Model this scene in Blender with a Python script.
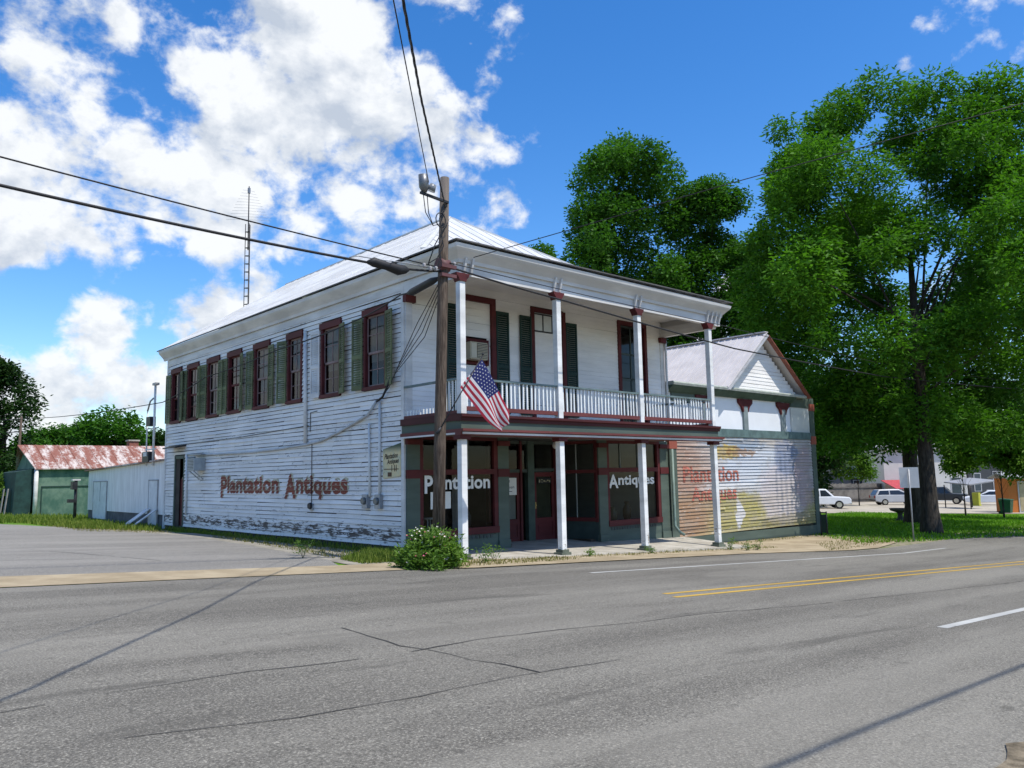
import bpy, bmesh, math, random
import numpy as np
from mathutils import Vector, Matrix
random.seed(7); RNG = np.random.default_rng(11)
sc = bpy.context.scene
for o in list(bpy.data.objects): bpy.data.objects.remove(o)
C = bpy.context.collection
R = math.radians

# ------------------------------------------------------------------ camera
CAM = Vector((-11.54, -16.72, 1.88)); FPX = 791.57
YAW, PITCH, ROLL = R(42.374), R(6.623), R(-1.0513)
fwd = Vector((math.sin(YAW)*math.cos(PITCH), math.cos(YAW)*math.cos(PITCH), math.sin(PITCH)))
rgt0 = Vector((math.cos(YAW), -math.sin(YAW), 0)); up0 = rgt0.cross(fwd)
rgt = math.cos(ROLL)*rgt0 + math.sin(ROLL)*up0; upv = -math.sin(ROLL)*rgt0 + math.cos(ROLL)*up0
cd = bpy.data.cameras.new('camera'); cam = bpy.data.objects.new('camera', cd); C.objects.link(cam)
cam.matrix_world = Matrix(((rgt.x, upv.x, -fwd.x, CAM.x), (rgt.y, upv.y, -fwd.y, CAM.y), (rgt.z, upv.z, -fwd.z, CAM.z), (0, 0, 0, 1)))
cd.sensor_width = 36; cd.lens = FPX*36/1024; cd.clip_start = .1; cd.clip_end = 3000
sc.camera = cam
sc.render.resolution_x = 1024; sc.render.resolution_y = 768

# ------------------------------------------------------------------ sun, sky, exposure
SUN = Vector((.10, -.51, 1.0)).normalized()
sd = bpy.data.lights.new('sun', 'SUN'); sd.energy = 4.6; sd.angle = R(.5); sd.color = (1, .955, .88)
so = bpy.data.objects.new('sun', sd); C.objects.link(so); so.rotation_euler = SUN.to_track_quat('Z', 'Y').to_euler()
sc.view_settings.view_transform = 'Standard'; sc.view_settings.look = 'None'
sc.view_settings.gamma = 1; sc.view_settings.exposure = .14
try: sc.view_settings.use_curve_mapping = False
except Exception: pass
sc.cycles.max_bounces = 8; sc.cycles.transparent_max_bounces = 12

def ray(px, py):
    return fwd + rgt*((px-512)/FPX) - upv*((py-384)/FPX)

wd = bpy.data.worlds.new('World'); sc.world = wd; wd.use_nodes = True
def build_world():
    nt = wd.node_tree; N = nt.nodes; L = nt.links; N.clear()
    out = N.new('ShaderNodeOutputWorld'); bg = N.new('ShaderNodeBackground'); bg.inputs[1].default_value = .15
    L.new(bg.outputs[0], out.inputs[0])
    sky = N.new('ShaderNodeTexSky'); sky.sky_type = 'NISHITA'; sky.sun_disc = False
    sky.sun_elevation = math.asin(SUN.z); sky.sun_rotation = math.atan2(SUN.x, SUN.y)
    sky.altitude = 300; sky.air_density = 1.0; sky.dust_density = .6; sky.ozone_density = 2.5
    hs = N.new('ShaderNodeHueSaturation'); hs.inputs['Saturation'].default_value = 1.36; hs.inputs['Hue'].default_value = .506; hs.inputs['Value'].default_value = SKYV
    L.new(sky.outputs[0], hs.inputs['Color'])
    tc = N.new('ShaderNodeTexCoord'); D = tc.outputs['Generated']
    def math_(op, a, b=None, c=None, clamp=False):
        n = N.new('ShaderNodeMath'); n.operation = op; n.use_clamp = clamp
        for i, v in enumerate((a, b, c)):
            if v is None: continue
            if isinstance(v, (int, float)): n.inputs[i].default_value = v
            else: L.new(v, n.inputs[i])
        return n.outputs[0]
    def noise(vec, scale, detail, rough, dist=0):
        n = N.new('ShaderNodeTexNoise'); n.inputs['Scale'].default_value = scale; n.inputs['Detail'].default_value = detail
        n.inputs['Roughness'].default_value = rough; n.inputs['Distortion'].default_value = dist
        L.new(vec, n.inputs['Vector']); return n.outputs['Fac']
    def mapv(vec, sc_, loc=(0, 0, 0)):
        n = N.new('ShaderNodeMapping'); n.inputs['Scale'].default_value = sc_; n.inputs['Location'].default_value = loc
        L.new(vec, n.inputs['Vector']); return n.outputs[0]
    # cloud banks sit in fixed directions of the sky
    blobs = CLOUDS
    acc = None; neg = None
    for px, py, rad, wgt in blobs:
        d = ray(px, py).normalized()
        dp = N.new('ShaderNodeVectorMath'); dp.operation = 'DOT_PRODUCT'; L.new(D, dp.inputs[0]); dp.inputs[1].default_value = d
        s = rad/FPX
        k = 1/(s*s)
        e = math_('MULTIPLY_ADD', dp.outputs['Value'], k, -k)
        g = math_('POWER', math.e, e)
        if wgt > 0: acc = math_('MULTIPLY', g, wgt) if acc is None else math_('SMOOTH_MAX', acc, math_('MULTIPLY', g, wgt), .12)
        else: neg = math_('MULTIPLY', g, wgt) if neg is None else math_('MULTIPLY_ADD', g, wgt, neg)
    acc = math_('MINIMUM', math_('ADD', acc, neg), .95); acc = math_('MAXIMUM', acc, -1.0)
    v1 = mapv(D, (1, 1, 1.35), (3.3, 1.7, .4))
    n1 = noise(v1, CS, 14, .56, .1)
    n2 = noise(mapv(D, (1, 1, 1.35), (3.3+.03*SUN.x, 1.7+.03*SUN.y, .4+.04)), CS, 8, .58, .15)
    f = math_('MULTIPLY_ADD', n1, 2.45, -1.225)
    f = math_('ADD', f, acc); f = math_('ADD', f, CLOUDBIAS); n4 = noise(mapv(D, (1, 1, 1.2), (1, 5, 2)), 34, 8, .6, .3); f = math_('ADD', f, math_('MULTIPLY_ADD', n4, .9, -.45))
    mr = N.new('ShaderNodeMapRange'); mr.interpolation_type = 'SMOOTHSTEP'
    mr.inputs['From Min'].default_value = -.11; mr.inputs['From Max'].default_value = .34; L.new(f, mr.inputs['Value'])
    mask = mr.outputs[0]
    # light and dark inside a cloud: the side towards the sun against the side away
    dl = math_('SUBTRACT', n1, n2)
    thick = math_('MULTIPLY', f, -.16)
    sh = math_('MULTIPLY_ADD', dl, 2.0, .93); sh = math_('ADD', sh, math_('MINIMUM', thick, 0.0)); 
    n3 = noise(mapv(D, (1, 1, 1.7), (8, 2, 1)), 3.2, 5, .5)
    sh = math_('ADD', sh, math_('MULTIPLY_ADD', n3, .34, -.17))
    sh = math_('MINIMUM', sh, 1.0); sh = math_('MAXIMUM', sh, .58)
    cr = N.new('ShaderNodeMix'); cr.data_type = 'RGBA'
    cr.inputs['A'].default_value = (2.6, 3.1, 3.9, 1); cr.inputs['B'].default_value = CLOUDW
    mr2 = N.new('ShaderNodeMapRange'); mr2.inputs['From Min'].default_value = .45; mr2.inputs['From Max'].default_value = 1.0; L.new(sh, mr2.inputs['Value'])
    L.new(mr2.outputs[0], cr.inputs['Factor'])
    mx = N.new('ShaderNodeMix'); mx.data_type = 'RGBA'
    L.new(math_('MULTIPLY', mask, .97), mx.inputs['Factor']); L.new(hs.outputs[0], mx.inputs['A']); L.new(cr.outputs['Result'], mx.inputs['B'])
    L.new(mx.outputs['Result'], bg.inputs[0])
SKYV = 1.30; CLOUDW = (6.0, 6.15, 6.3, 1); CLOUDBIAS = -.50; CS = 9.5
CLOUDS = [(30, 55, 58, 1.0), (75, 85, 30, .8), (0, 150, 70, 1.0), (-40, 230, 90, 1.0), (40, 240, 48, 1.1), (105, 240, 48, 1.0), (160, 225, 40, .95), (235, 90, 50, 1.1), (150, 165, 38, 1.0), (215, 150, 50, 1.05), (290, 125, 60, 1.1), (350, 70, 50, .95), (310, 15, 60, 1.15), (260, 30, 40, 1.0), (370, 140, 60, 1.05), (340, 190, 40, .9), (455, 135, 52, 1.2), (497, 140, 36, 1.15), (425, 90, 40, 1.0), (200, 220, 45, .95),
          (415, 185, 40, .85), (535, 128, 28, 1.15), (515, 20, 24, .7), (502, 50, 30, .85), (485, 88, 26, 1.0), (515, 200, 34, 1.1), (545, 185, 16, .75), (95, 325, 42, 1.15), (40, 390, 65, 1.0), (130, 380, 55, .9), (205, 318, 36, 1.1), (262, 292, 22, .8), (10, 285, 30, .9), (-60, 390, 90, 1.0), (300, 220, 40, .75),
          (735, 292, 20, 1.1), (905, 66, 14, .8), (700, 330, 40, .6), (122, 22, 16, .8), (160, 60, 14, .5), (650, 90, 110, -.6), (620, 220, 60, -.5), (800, 60, 110, -.4), (170, 268, 30, -.55), (40, 290, 22, -.4), (28, 335, 16, -.55), (150, 345, 14, -.4),
          (1600, 200, 240, .8), (-600, 150, 300, .9), (1600, -400, 300, .9), (-200, -350, 250, .8), (300, -400, 250, .9)]
build_world()

# ------------------------------------------------------------------ helpers
class MB:
    """collects boxes, tubes and sheets; build() links them as ONE mesh object"""
    def __init__(s): s.v = []; s.f = []; s.m = []; s.mi = 0; s.sm = []; s.smooth = False
    def face(s, pts):
        b = len(s.v); s.v += [tuple(p) for p in pts]; s.f.append(tuple(range(b, b+len(pts)))); s.m.append(s.mi); s.sm.append(s.smooth)
    def box(s, x0, x1, y0, y1, z0, z1):
        s.hexa([(x0, y0, z0), (x1, y0, z0), (x1, y1, z0), (x0, y1, z0), (x0, y0, z1), (x1, y0, z1), (x1, y1, z1), (x0, y1, z1)])
    def hexa(s, P):
        b = len(s.v); s.v += [tuple(p) for p in P]
        for q in ((3, 2, 1, 0), (4, 5, 6, 7), (0, 1, 5, 4), (1, 2, 6, 5), (2, 3, 7, 6), (3, 0, 4, 7)):
            s.f.append(tuple(b+i for i in q)); s.m.append(s.mi); s.sm.append(False)
    def bar(s, p0, p1, w, d, up=(0, 0, 1)):
        p0 = Vector(p0); p1 = Vector(p1); t = (p1-p0).normalized(); u = Vector(up)
        if abs(t.dot(u)) > .98: u = Vector((1, 0, 0))
        a = t.cross(u).normalized()*(w/2); b = t.cross(a).normalized()*(d/2)
        s.hexa([p0-a-b, p0+a-b, p0+a+b, p0-a+b, p1-a-b, p1+a-b, p1+a+b, p1-a+b])
    def tube(s, pts, r, n=8, caps=True):
        pts = [Vector(p) for p in pts]; rs = r if isinstance(r, (list, tuple)) else [r]*len(pts)
        b = len(s.v); ref = None
        for i, p in enumerate(pts):
            t = (pts[min(i+1, len(pts)-1)]-pts[max(i-1, 0)]).normalized()
            if ref is None:
                ref = Vector((0, 0, 1)) if abs(t.z) < .9 else Vector((1, 0, 0))
            a = t.cross(ref)
            if a.length < 1e-6: a = t.orthogonal()
            a.normalize(); c = a.cross(t).normalized(); ref = c
            for k in range(n):
                an = 2*math.pi*k/n; s.v.append(tuple(p+(a*math.cos(an)+c*math.sin(an))*rs[i]))
        for i in range(len(pts)-1):
            for k in range(n):
                k2 = (k+1) % n
                s.f.append((b+i*n+k, b+i*n+k2, b+(i+1)*n+k2, b+(i+1)*n+k)); s.m.append(s.mi); s.sm.append(True)
        if caps:
            s.f.append(tuple(b+k for k in range(n))[::-1]); s.m.append(s.mi); s.sm.append(False)
            e = b+(len(pts)-1)*n; s.f.append(tuple(e+k for k in range(n))); s.m.append(s.mi); s.sm.append(False)
    def lathe(s, prof, cx, cy, cz=0, n=16):
        b = len(s.v)
        for r, z in prof:
            for k in range(n):
                an = 2*math.pi*k/n; s.v.append((cx+r*math.cos(an), cy+r*math.sin(an), cz+z))
        for i in range(len(prof)-1):
            for k in range(n):
                k2 = (k+1) % n; s.f.append((b+i*n+k, b+i*n+k2, b+(i+1)*n+k2, b+(i+1)*n+k)); s.m.append(s.mi); s.sm.append(True)
        e = b+(len(prof)-1)*n
        s.f.append(tuple(b+k for k in range(n))[::-1]); s.m.append(s.mi); s.sm.append(False)
        s.f.append(tuple(e+k for k in range(n))); s.m.append(s.mi); s.sm.append(False)
    def prism(s, poly, ax, a0, a1):
        """poly of 2-D points swept along axis ax: 'x' -> (y,z), 'y' -> (x,z), 'z' -> (x,y)"""
        def P(p, a): return {'x': (a, p[0], p[1]), 'y': (p[0], a, p[1]), 'z': (p[0], p[1], a)}[ax]
        n = len(poly); b = len(s.v); s.v += [P(p, a0) for p in poly]+[P(p, a1) for p in poly]
        s.f.append(tuple(range(b, b+n))[::-1]); s.f.append(tuple(range(b+n, b+2*n))); s.m += [s.mi]*2; s.sm += [False]*2
        for k in range(n):
            k2 = (k+1) % n; s.f.append((b+k, b+k2, b+n+k2, b+n+k)); s.m.append(s.mi); s.sm.append(False)
    def build(s, name, mats, parent=None, bevel=0, fix=True):
        me = bpy.data.meshes.new(name); off = world_loc(parent) if parent else Vector((0, 0, 0))
        vs = [(x-off.x, y-off.y, z-off.z) for x, y, z in s.v]
        me.from_pydata(vs, [], s.f)
        if not isinstance(mats, (list, tuple)): mats = [mats]
        for m in mats: me.materials.append(m)
        me.polygons.foreach_set('material_index', s.m); me.polygons.foreach_set('use_smooth', s.sm)
        if fix:
            bm = bmesh.new(); bm.from_mesh(me); bmesh.ops.recalc_face_normals(bm, faces=bm.faces); bm.to_mesh(me); bm.free()
        me.update()
        o = bpy.data.objects.new(name, me); C.objects.link(o)
        if parent: o.parent = parent
        if bevel:
            b = o.modifiers.new('bevel', 'BEVEL'); b.width = bevel; b.segments = 2; b.limit_method = 'ANGLE'
        return o
def world_loc(o):
    v = Vector((0, 0, 0))
    while o: v += o.location; o = o.parent
    return v
def tag(o, label, cat, group=None):
    o['label'] = label; o['category'] = cat
    if group: o['group'] = group
    return o
def thing(name, label, cat, loc, group=None):
    o = bpy.data.objects.new(name, None); o.empty_display_size = .2; C.objects.link(o); o.location = loc
    return tag(o, label, cat, group)
def struct(o): o['kind'] = 'structure'; return o
def stuff(o): o['kind'] = 'stuff'; return o

def np_mesh(name, verts, quads, mat, parent=None, attr=None, smooth=False):
    """fast mesh of quads from numpy arrays"""
    off = np.array(world_loc(parent)) if parent else 0
    me = bpy.data.meshes.new(name); v = (verts-off).astype(np.float32)
    me.vertices.add(len(v)); me.vertices.foreach_set('co', v.ravel())
    n = len(quads); k = quads.shape[1]
    me.loops.add(n*k); me.loops.foreach_set('vertex_index', quads.astype(np.int32).ravel())
    me.polygons.add(n); me.polygons.foreach_set('loop_start', np.arange(0, n*k, k, dtype=np.int32)); me.polygons.foreach_set('loop_total', np.full(n, k, dtype=np.int32))
    if attr is not None:
        a = me.attributes.new('tone', 'FLOAT', 'POINT'); a.data.foreach_set('value', attr.astype(np.float32))
    if smooth: me.polygons.foreach_set('use_smooth', np.ones(n, dtype=bool))
    me.materials.append(mat); me.update(); me.validate()
    o = bpy.data.objects.new(name, me); C.objects.link(o)
    if parent: o.parent = parent
    return o

# ------------------------------------------------------------------ materials
class Mat:
    def __init__(s, name, rough=.7, spec=.3):
        s.m = bpy.data.materials.new(name); s.m.use_nodes = True; s.nt = s.m.node_tree; s.N = s.nt.nodes; s.L = s.nt.links
        s.b = s.N['Principled BSDF']; s.b.inputs['Roughness'].default_value = rough
        s.b.inputs['Specular IOR Level'].default_value = spec
        s.tc = s.N.new('ShaderNodeTexCoord'); s.obj = s.tc.outputs['Object']
    def val(s, sock, v):
        if isinstance(v, (int, float)): sock.default_value = v
        elif isinstance(v, tuple): sock.default_value = v if len(v) == 4 else (*v, 1)
        else: s.L.new(v, sock)
    def math(s, op, a, b=0., c=0., clamp=False):
        n = s.N.new('ShaderNodeMath'); n.operation = op; n.use_clamp = clamp
        for i, v in enumerate((a, b, c)): s.val(n.inputs[i], v)
        return n.outputs[0]
    def map(s, scale=(1, 1, 1), loc=(0, 0, 0), rot=(0, 0, 0), vec=None):
        n = s.N.new('ShaderNodeMapping'); n.inputs['Scale'].default_value = scale; n.inputs['Location'].default_value = loc; n.inputs['Rotation'].default_value = rot
        s.L.new(vec or s.obj, n.inputs[0]); return n.outputs[0]
    def noise(s, scale, detail=4, rough=.55, vec=None, dist=0):
        n = s.N.new('ShaderNodeTexNoise'); n.inputs['Scale'].default_value = scale; n.inputs['Detail'].default_value = detail
        n.inputs['Roughness'].default_value = rough; n.inputs['Distortion'].default_value = dist
        s.L.new(vec or s.obj, n.inputs['Vector']); return n.outputs['Fac']
    def ramp(s, x, a, b, lo=0., hi=1., smooth=True):
        n = s.N.new('ShaderNodeMapRange'); n.interpolation_type = 'SMOOTHSTEP' if smooth else 'LINEAR'
        n.inputs['From Min'].default_value = a; n.inputs['From Max'].default_value = b; n.inputs['To Min'].default_value = lo; n.inputs['To Max'].default_value = hi
        s.val(n.inputs['Value'], x); return n.outputs[0]
    def mix(s, f, a, b, mode='MIX'):
        n = s.N.new('ShaderNodeMix'); n.data_type = 'RGBA'; n.blend_type = mode
        s.val(n.inputs['Factor'], f); s.val(n.inputs['A'], a); s.val(n.inputs['B'], b); return n.outputs['Result']
    def xyz(s, vec=None):
        n = s.N.new('ShaderNodeSeparateXYZ'); s.L.new(vec or s.obj, n.inputs[0]); return n.outputs
    def color(s, c): s.val(s.b.inputs['Base Color'], c); return s
    def bump(s, h, strength=.3, dist=.02):
        n = s.N.new('ShaderNodeBump'); n.inputs['Strength'].default_value = strength; n.inputs['Distance'].default_value = dist
        s.L.new(h, n.inputs['Height']); s.L.new(n.outputs[0], s.b.inputs['Normal']); return s

def plain(name, col, rough=.6, var=.25, scale=3., spec=.3, metal=0., bump=0.):
    m = Mat(name, rough, spec)
    n = m.noise(scale, 6, .6); dark = tuple(c*(1-var) for c in col); lite = tuple(min(1, c*(1+var*.6)) for c in col)
    m.color(m.mix(m.ramp(n, .3, .7), dark, lite)); m.b.inputs['Metallic'].default_value = metal
    if bump: m.bump(m.noise(scale*8, 5, .6), bump)
    return m.m

def weathered(name, base, under, z0, z1, amount=.5, streak=(.25, .25, 9), dirt=.2, cover=.02, boards=None):
    """old paint flaking off the boards, most of it near the foot of the wall (heights z0..z1)"""
    m = Mat(name, .65, .25)
    n1 = m.noise(2.6, 8, .65, m.map(streak)); n2 = m.noise(7, 6, .7, m.map((.6, .6, 4)))
    X = m.xyz(); low = m.math('MULTIPLY', m.ramp(X[2], z0+.35*(z1-z0), z1, 1., 0.), m.ramp(X[2], z0, z0+.3*(z1-z0), .45, 1.))
    t = m.math('MULTIPLY_ADD', low, amount, m.math('ADD', m.math('MULTIPLY', n1, .6), m.math('MULTIPLY', n2, .4)))
    peel = m.ramp(t, .74-cover, .80-cover)
    n3 = m.noise(1.1, 6, .6, m.map((.5, .5, 2.2))); n4 = m.noise(14, 4, .6, m.map((.3, .3, 3)))
    tone = m.mix(m.ramp(n3, .35, .68), tuple(c*(1-dirt) for c in base), base)
    tone = m.mix(m.ramp(n4, .55, .8, 0, .35), tone, tuple(c*.62 for c in base))
    if boards:
        row = m.math('FLOOR', m.math('MULTIPLY_ADD', X[2], 1/boards[1], -boards[0]/boards[1])); wn = m.N.new('ShaderNodeTexWhiteNoise'); wn.noise_dimensions = '2D'
        cb = m.N.new('ShaderNodeCombineXYZ'); m.L.new(row, cb.inputs[0]); m.L.new(m.math('FLOOR', m.math('ADD', m.math('MULTIPLY', X[boards[2]], .28), m.math('MULTIPLY', row, .37))), cb.inputs[1]); m.L.new(cb.outputs[0], wn.inputs['Vector'])
        tone = m.mix(m.ramp(wn.outputs['Value'], .35, 1., 0, .30, False), tone, tuple(c*.62 for c in base)); gr = m.noise(3.2, 7, .7, m.map((1.2, 1.2, .35), (3, 1, 2))); tone = m.mix(m.ramp(gr, .56, .72, 0, .42), tone, (.40, .37, .32))
        peel = m.math('MAXIMUM', peel, m.ramp(m.math('ADD', m.math('MULTIPLY', n2, .75), m.math('MULTIPLY', wn.outputs['Value'], .16)), .585, .62, 0, .8))
    m.color(m.mix(peel, tone, under)); m.bump(n2, .15, .01)
    return m.m

WHITE = weathered('white_siding_paint', (.82, .79, .745), (.085, .072, .062), .1, 1.05, .26, streak=(.7, .7, 5), dirt=.16, boards=(.16, 6.89/54, 1))
WHITE2 = weathered('white_upper_paint', (.82, .80, .77), (.25, .23, .2), -5, -4, .0, dirt=.15, cover=-.02)
TRIMW = weathered('white_trim_paint', (.70, .68, .645), (.27, .25, .22), -5, -4, 0, streak=(1.2, 1.2, 1.6), dirt=.26, cover=.075)
POSTW = weathered('white_post_paint', (.78, .78, .75), (.24, .21, .17), -.3, .6, .14, streak=(5, 5, .9), dirt=.25, cover=.085)
RED = weathered('oxblood_paint', (.108, .020, .021), (.20, .14, .12), -5, -4, 0, streak=(1.5, 1.5, 3), dirt=.35, cover=.055)
REDPINK = weathered('sun_faded_red_paint', (.155, .044, .041), (.40, .30, .27), -5, -4, 0, streak=(.8, 2, 3), dirt=.25, cover=.12)
DECKRED = weathered('deck_edge_maroon', (.070, .015, .016), (.19, .10, .09), -5, -4, 0, streak=(.8, 2, 3), dirt=.35, cover=.085)
GREEN = weathered('dark_green_paint', (.018, .045, .036), (.08, .09, .06), -5, -4, 0, streak=(1, 1, 1), dirt=.3, cover=.0)
OLIVE = weathered('weathered_shutter_green', (.150, .172, .080), (.30, .28, .17), -5, -4, 0, streak=(2, 2, 2), dirt=.4, cover=.10)
SAGE = weathered('sage_green_paint', (.092, .122, .098), (.30, .30, .25), -.3, .2, .1, streak=(1, 1, 1), dirt=.25, cover=.02)
ROOFW = None
def roof_white():
    m = Mat('white_coated_metal', .45, .4); X = m.xyz()
    n = m.noise(1.5, 6, .6, m.map((1, .25, .6))); n2 = m.noise(4, 5, .6, m.map((.4, 2.5, .4)))
    c = m.mix(m.ramp(n, .35, .7), (.50, .50, .49), (.64, .64, .63)); c = m.mix(m.ramp(n2, .68, .76, 0, .6), c, (.33, .31, .29))
    return m.color(c).m
ROOFW = roof_white()
def rusty():
    m = Mat('rusty_galvanised_sheet', .6, .3)
    n = m.noise(1.1, 8, .7, m.map((1.6, .5, .5))); n2 = m.noise(6, 6, .7)
    f = m.math('ADD', m.math('MULTIPLY', n, .7), m.math('MULTIPLY', n2, .3))
    c = m.mix(m.ramp(f, .42, .54), (.52, .46, .42), (.22, .085, .06)); c = m.mix(m.ramp(n2, .55, .7, 0, .6), c, (.16, .05, .035))
    return m.color(c).m
RUST = rusty()
ANNEXROOF = plain('pale_ribbed_metal', (.52, .49, .48), .45, .12, 1.2, .4)
DARK = plain('dark_metal', (.025, .025, .027), .5, .3)
BLACKRUB = plain('black_rubber', (.018, .018, .02), .6, .2)
GREYMET = plain('grey_metal', (.30, .31, .32), .45, .15, 6, .5, .3)
WHITEMET = plain('white_metal', (.66, .66, .64), .45, .12, 6)
CREAM = plain('cream_plastic', (.46, .40, .28), .5, .15)
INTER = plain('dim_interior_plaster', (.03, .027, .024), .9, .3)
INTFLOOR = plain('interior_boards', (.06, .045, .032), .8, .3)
CURTAIN = plain('lace_curtain', (.50, .49, .43), .9, .2, 5)
PALEBOARD = plain('pale_board', (.42, .46, .45), .7, .1)
PAPER = plain('white_paper', (.72, .71, .66), .8, .06)
OLIVEBOARD = plain('olive_panel', (.13, .12, .075), .5, .2)
INK = plain('black_ink', (.02, .02, .02), .7, .1)
WHITELET = plain('white_letter_paint', (.76, .76, .74), .6, .08)
REDLET = weathered('faded_red_letter_paint', (.25, .055, .030), (.46, .40, .34), -5, -4, 0, streak=(2, 2, 5), dirt=.35, cover=.11)
BRICK = plain('red_brick', (.25, .10, .07), .8, .3, 9)
CONC = plain('old_concrete', (.36, .34, .29), .85, .25, 2.5, .2, 0, .2)

def glass(name, tint=.55, base=(.75, .8, .78), ior=1.4):
    m = bpy.data.materials.new(name); m.use_nodes = True; nt = m.node_tree; N = nt.nodes; N.clear()
    out = N.new('ShaderNodeOutputMaterial'); mx = N.new('ShaderNodeMixShader'); t = N.new('ShaderNodeBsdfTransparent'); g = N.new('ShaderNodeBsdfGlossy')
    t.inputs[0].default_value = (base[0]*tint, base[1]*tint, base[2]*tint, 1); g.inputs['Roughness'].default_value = .03
    fr = N.new('ShaderNodeFresnel'); ge = N.new('ShaderNodeNewGeometry'); mm = N.new('ShaderNodeMath'); mm.operation = 'MULTIPLY_ADD'; mm.inputs[1].default_value = 1/ior-ior; mm.inputs[2].default_value = ior
    nt.links.new(ge.outputs['Backfacing'], mm.inputs[0]); nt.links.new(mm.outputs[0], fr.inputs[0])
    nz = N.new('ShaderNodeTexNoise'); nz.inputs['Scale'].default_value = 2.2; bp = N.new('ShaderNodeBump'); bp.inputs['Strength'].default_value = .06
    nt.links.new(nz.outputs[0], bp.inputs['Height']); nt.links.new(bp.outputs[0], g.inputs['Normal'])
    nt.links.new(fr.outputs[0], mx.inputs[0]); nt.links.new(t.outputs[0], mx.inputs[1]); nt.links.new(g.outputs[0], mx.inputs[2]); nt.links.new(mx.outputs[0], out.inputs[0])
    return m
GLASS = glass('window_glass', .42)
SHOPGLASS = glass('shop_window_glass', .62, ior=1.3)

def leaf_mat(name, a, b, trans=.35, sat=1.0):
    m = bpy.data.materials.new(name); m.use_nodes = True; nt = m.node_tree; N = nt.nodes; L = nt.links; N.clear()
    out = N.new('ShaderNodeOutputMaterial'); at = N.new('ShaderNodeAttribute'); at.attribute_name = 'tone'
    mix = N.new('ShaderNodeMix'); mix.data_type = 'RGBA'; mix.inputs['A'].default_value = (*a, 1); mix.inputs['B'].default_value = (*b, 1); L.new(at.outputs['Fac'], mix.inputs['Factor'])
    d = N.new('ShaderNodeBsdfPrincipled'); d.inputs['Roughness'].default_value = .55; d.inputs['Specular IOR Level'].default_value = .12
    t = N.new('ShaderNodeBsdfTranslucent'); mx = N.new('ShaderNodeMixShader'); mx.inputs[0].default_value = trans
    tcol = N.new('ShaderNodeMix'); tcol.data_type = 'RGBA'; tcol.blend_type = 'MULTIPLY'; tcol.inputs['Factor'].default_value = 1; tcol.inputs['B'].default_value = (1.05, 1.25, .45, 1)
    L.new(mix.outputs['Result'], tcol.inputs['A'])
    L.new(mix.outputs['Result'], d.inputs['Base Color']); L.new(tcol.outputs['Result'], t.inputs[0]); L.new(d.outputs[0], mx.inputs[1]); L.new(t.outputs[0], mx.inputs[2]); L.new(mx.outputs[0], out.inputs[0])
    return m
LEAF_PECAN = leaf_mat('pecan_leaves', (.026, .088, .008), (.125, .30, .026), .40)
LEAF_OAK = leaf_mat('oak_leaves', (.026, .084, .010), (.082, .210, .024), .38)
LEAF_DARK = leaf_mat('dark_leaves', (.012, .034, .010), (.034, .075, .016), .25)
LEAF_BRIGHT = leaf_mat('bright_leaves', (.055, .125, .014), (.14, .26, .03), .4)
LEAF_BUSH = leaf_mat('bush_leaves', (.045, .11, .016), (.17, .28, .05), .38)
GRASSM = leaf_mat('grass_blades', (.070, .130, .014), (.21, .25, .05), .35)
LAWNM = leaf_mat('lawn_blades', (.085, .20, .012), (.19, .36, .03), .4)
GRASSY = leaf_mat('dry_grass_blades', (.12, .12, .03), (.27, .24, .08), .25)
def bark(name, a, b):
    m = Mat(name, .85, .15); n = m.noise(5, 8, .65, m.map((3, 3, .6))); n2 = m.noise(26, 4, .6, m.map((2, 2, .35)))
    m.color(m.mix(m.ramp(n, .3, .7), a, b)); m.bump(n2, .8, .03); return m.m
BARK = bark('bark', (.025, .021, .017), (.075, .063, .05))
def polewood():
    m = Mat('creosoted_pole_wood', .8, .2); n = m.noise(9, 8, .7, m.map((3, 3, .25))); n2 = m.noise(40, 4, .6, m.map((2, 2, .12)))
    c = m.mix(m.ramp(n, .35, .68), (.042, .029, .021), (.145, .108, .080)); c = m.mix(m.ramp(n2, .6, .75, 0, .6), c, (.24, .20, .16)); c = m.mix(m.ramp(m.xyz()[2], 6.4, 8.2, 0, .5), c, (.17, .155, .14))
    m.color(c); m.bump(n2, .6, .02); return m.m
POLEW = polewood()

# ------------------------------------------------------------------ ground
def gz(x):
    """the whole block runs downhill to the right; levels off beyond the lawn"""
    if x < -10: return .5+.01*min(60, -10-x)
    if x < 14: return -.05*x
    if x < 60: return -.7-.02*(x-14)
    return -1.62-.012*min(120, x-60)
KX = [-900, -300, -120, -70, -40, -25, -10, 0, 7, 14, 25, 40, 60, 90, 120, 180, 300, 900]
def xsplit(x0, x1, step=4.):
    xs = [x0]+[k for k in KX if x0 < k < x1]+[x1]; return xs
def sheet(name, poly, dz, mat, ny=None):
    """a sheet on the slope: polygon in plan, cut where the slope changes"""
    bm = bmesh.new(); vs = [bm.verts.new((x, y, 0)) for x, y in poly]; bm.faces.new(vs)
    xs = [p[0] for p in poly]
    for k in KX:
        if min(xs) < k < max(xs):
            bmesh.ops.bisect_plane(bm, geom=bm.verts[:]+bm.edges[:]+bm.faces[:], plane_co=(k, 0, 0), plane_no=(1, 0, 0))
    for v in bm.verts: v.co.z = gz(v.co.x)+dz
    bmesh.ops.recalc_face_normals(bm, faces=bm.faces)
    for f in bm.faces:
        if f.normal.z < 0: f.normal_flip()
    me = bpy.data.meshes.new(name); bm.to_mesh(me); bm.free(); me.materials.append(mat)
    o = bpy.data.objects.new(name, me); C.objects.link(o); return struct(o)

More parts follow.
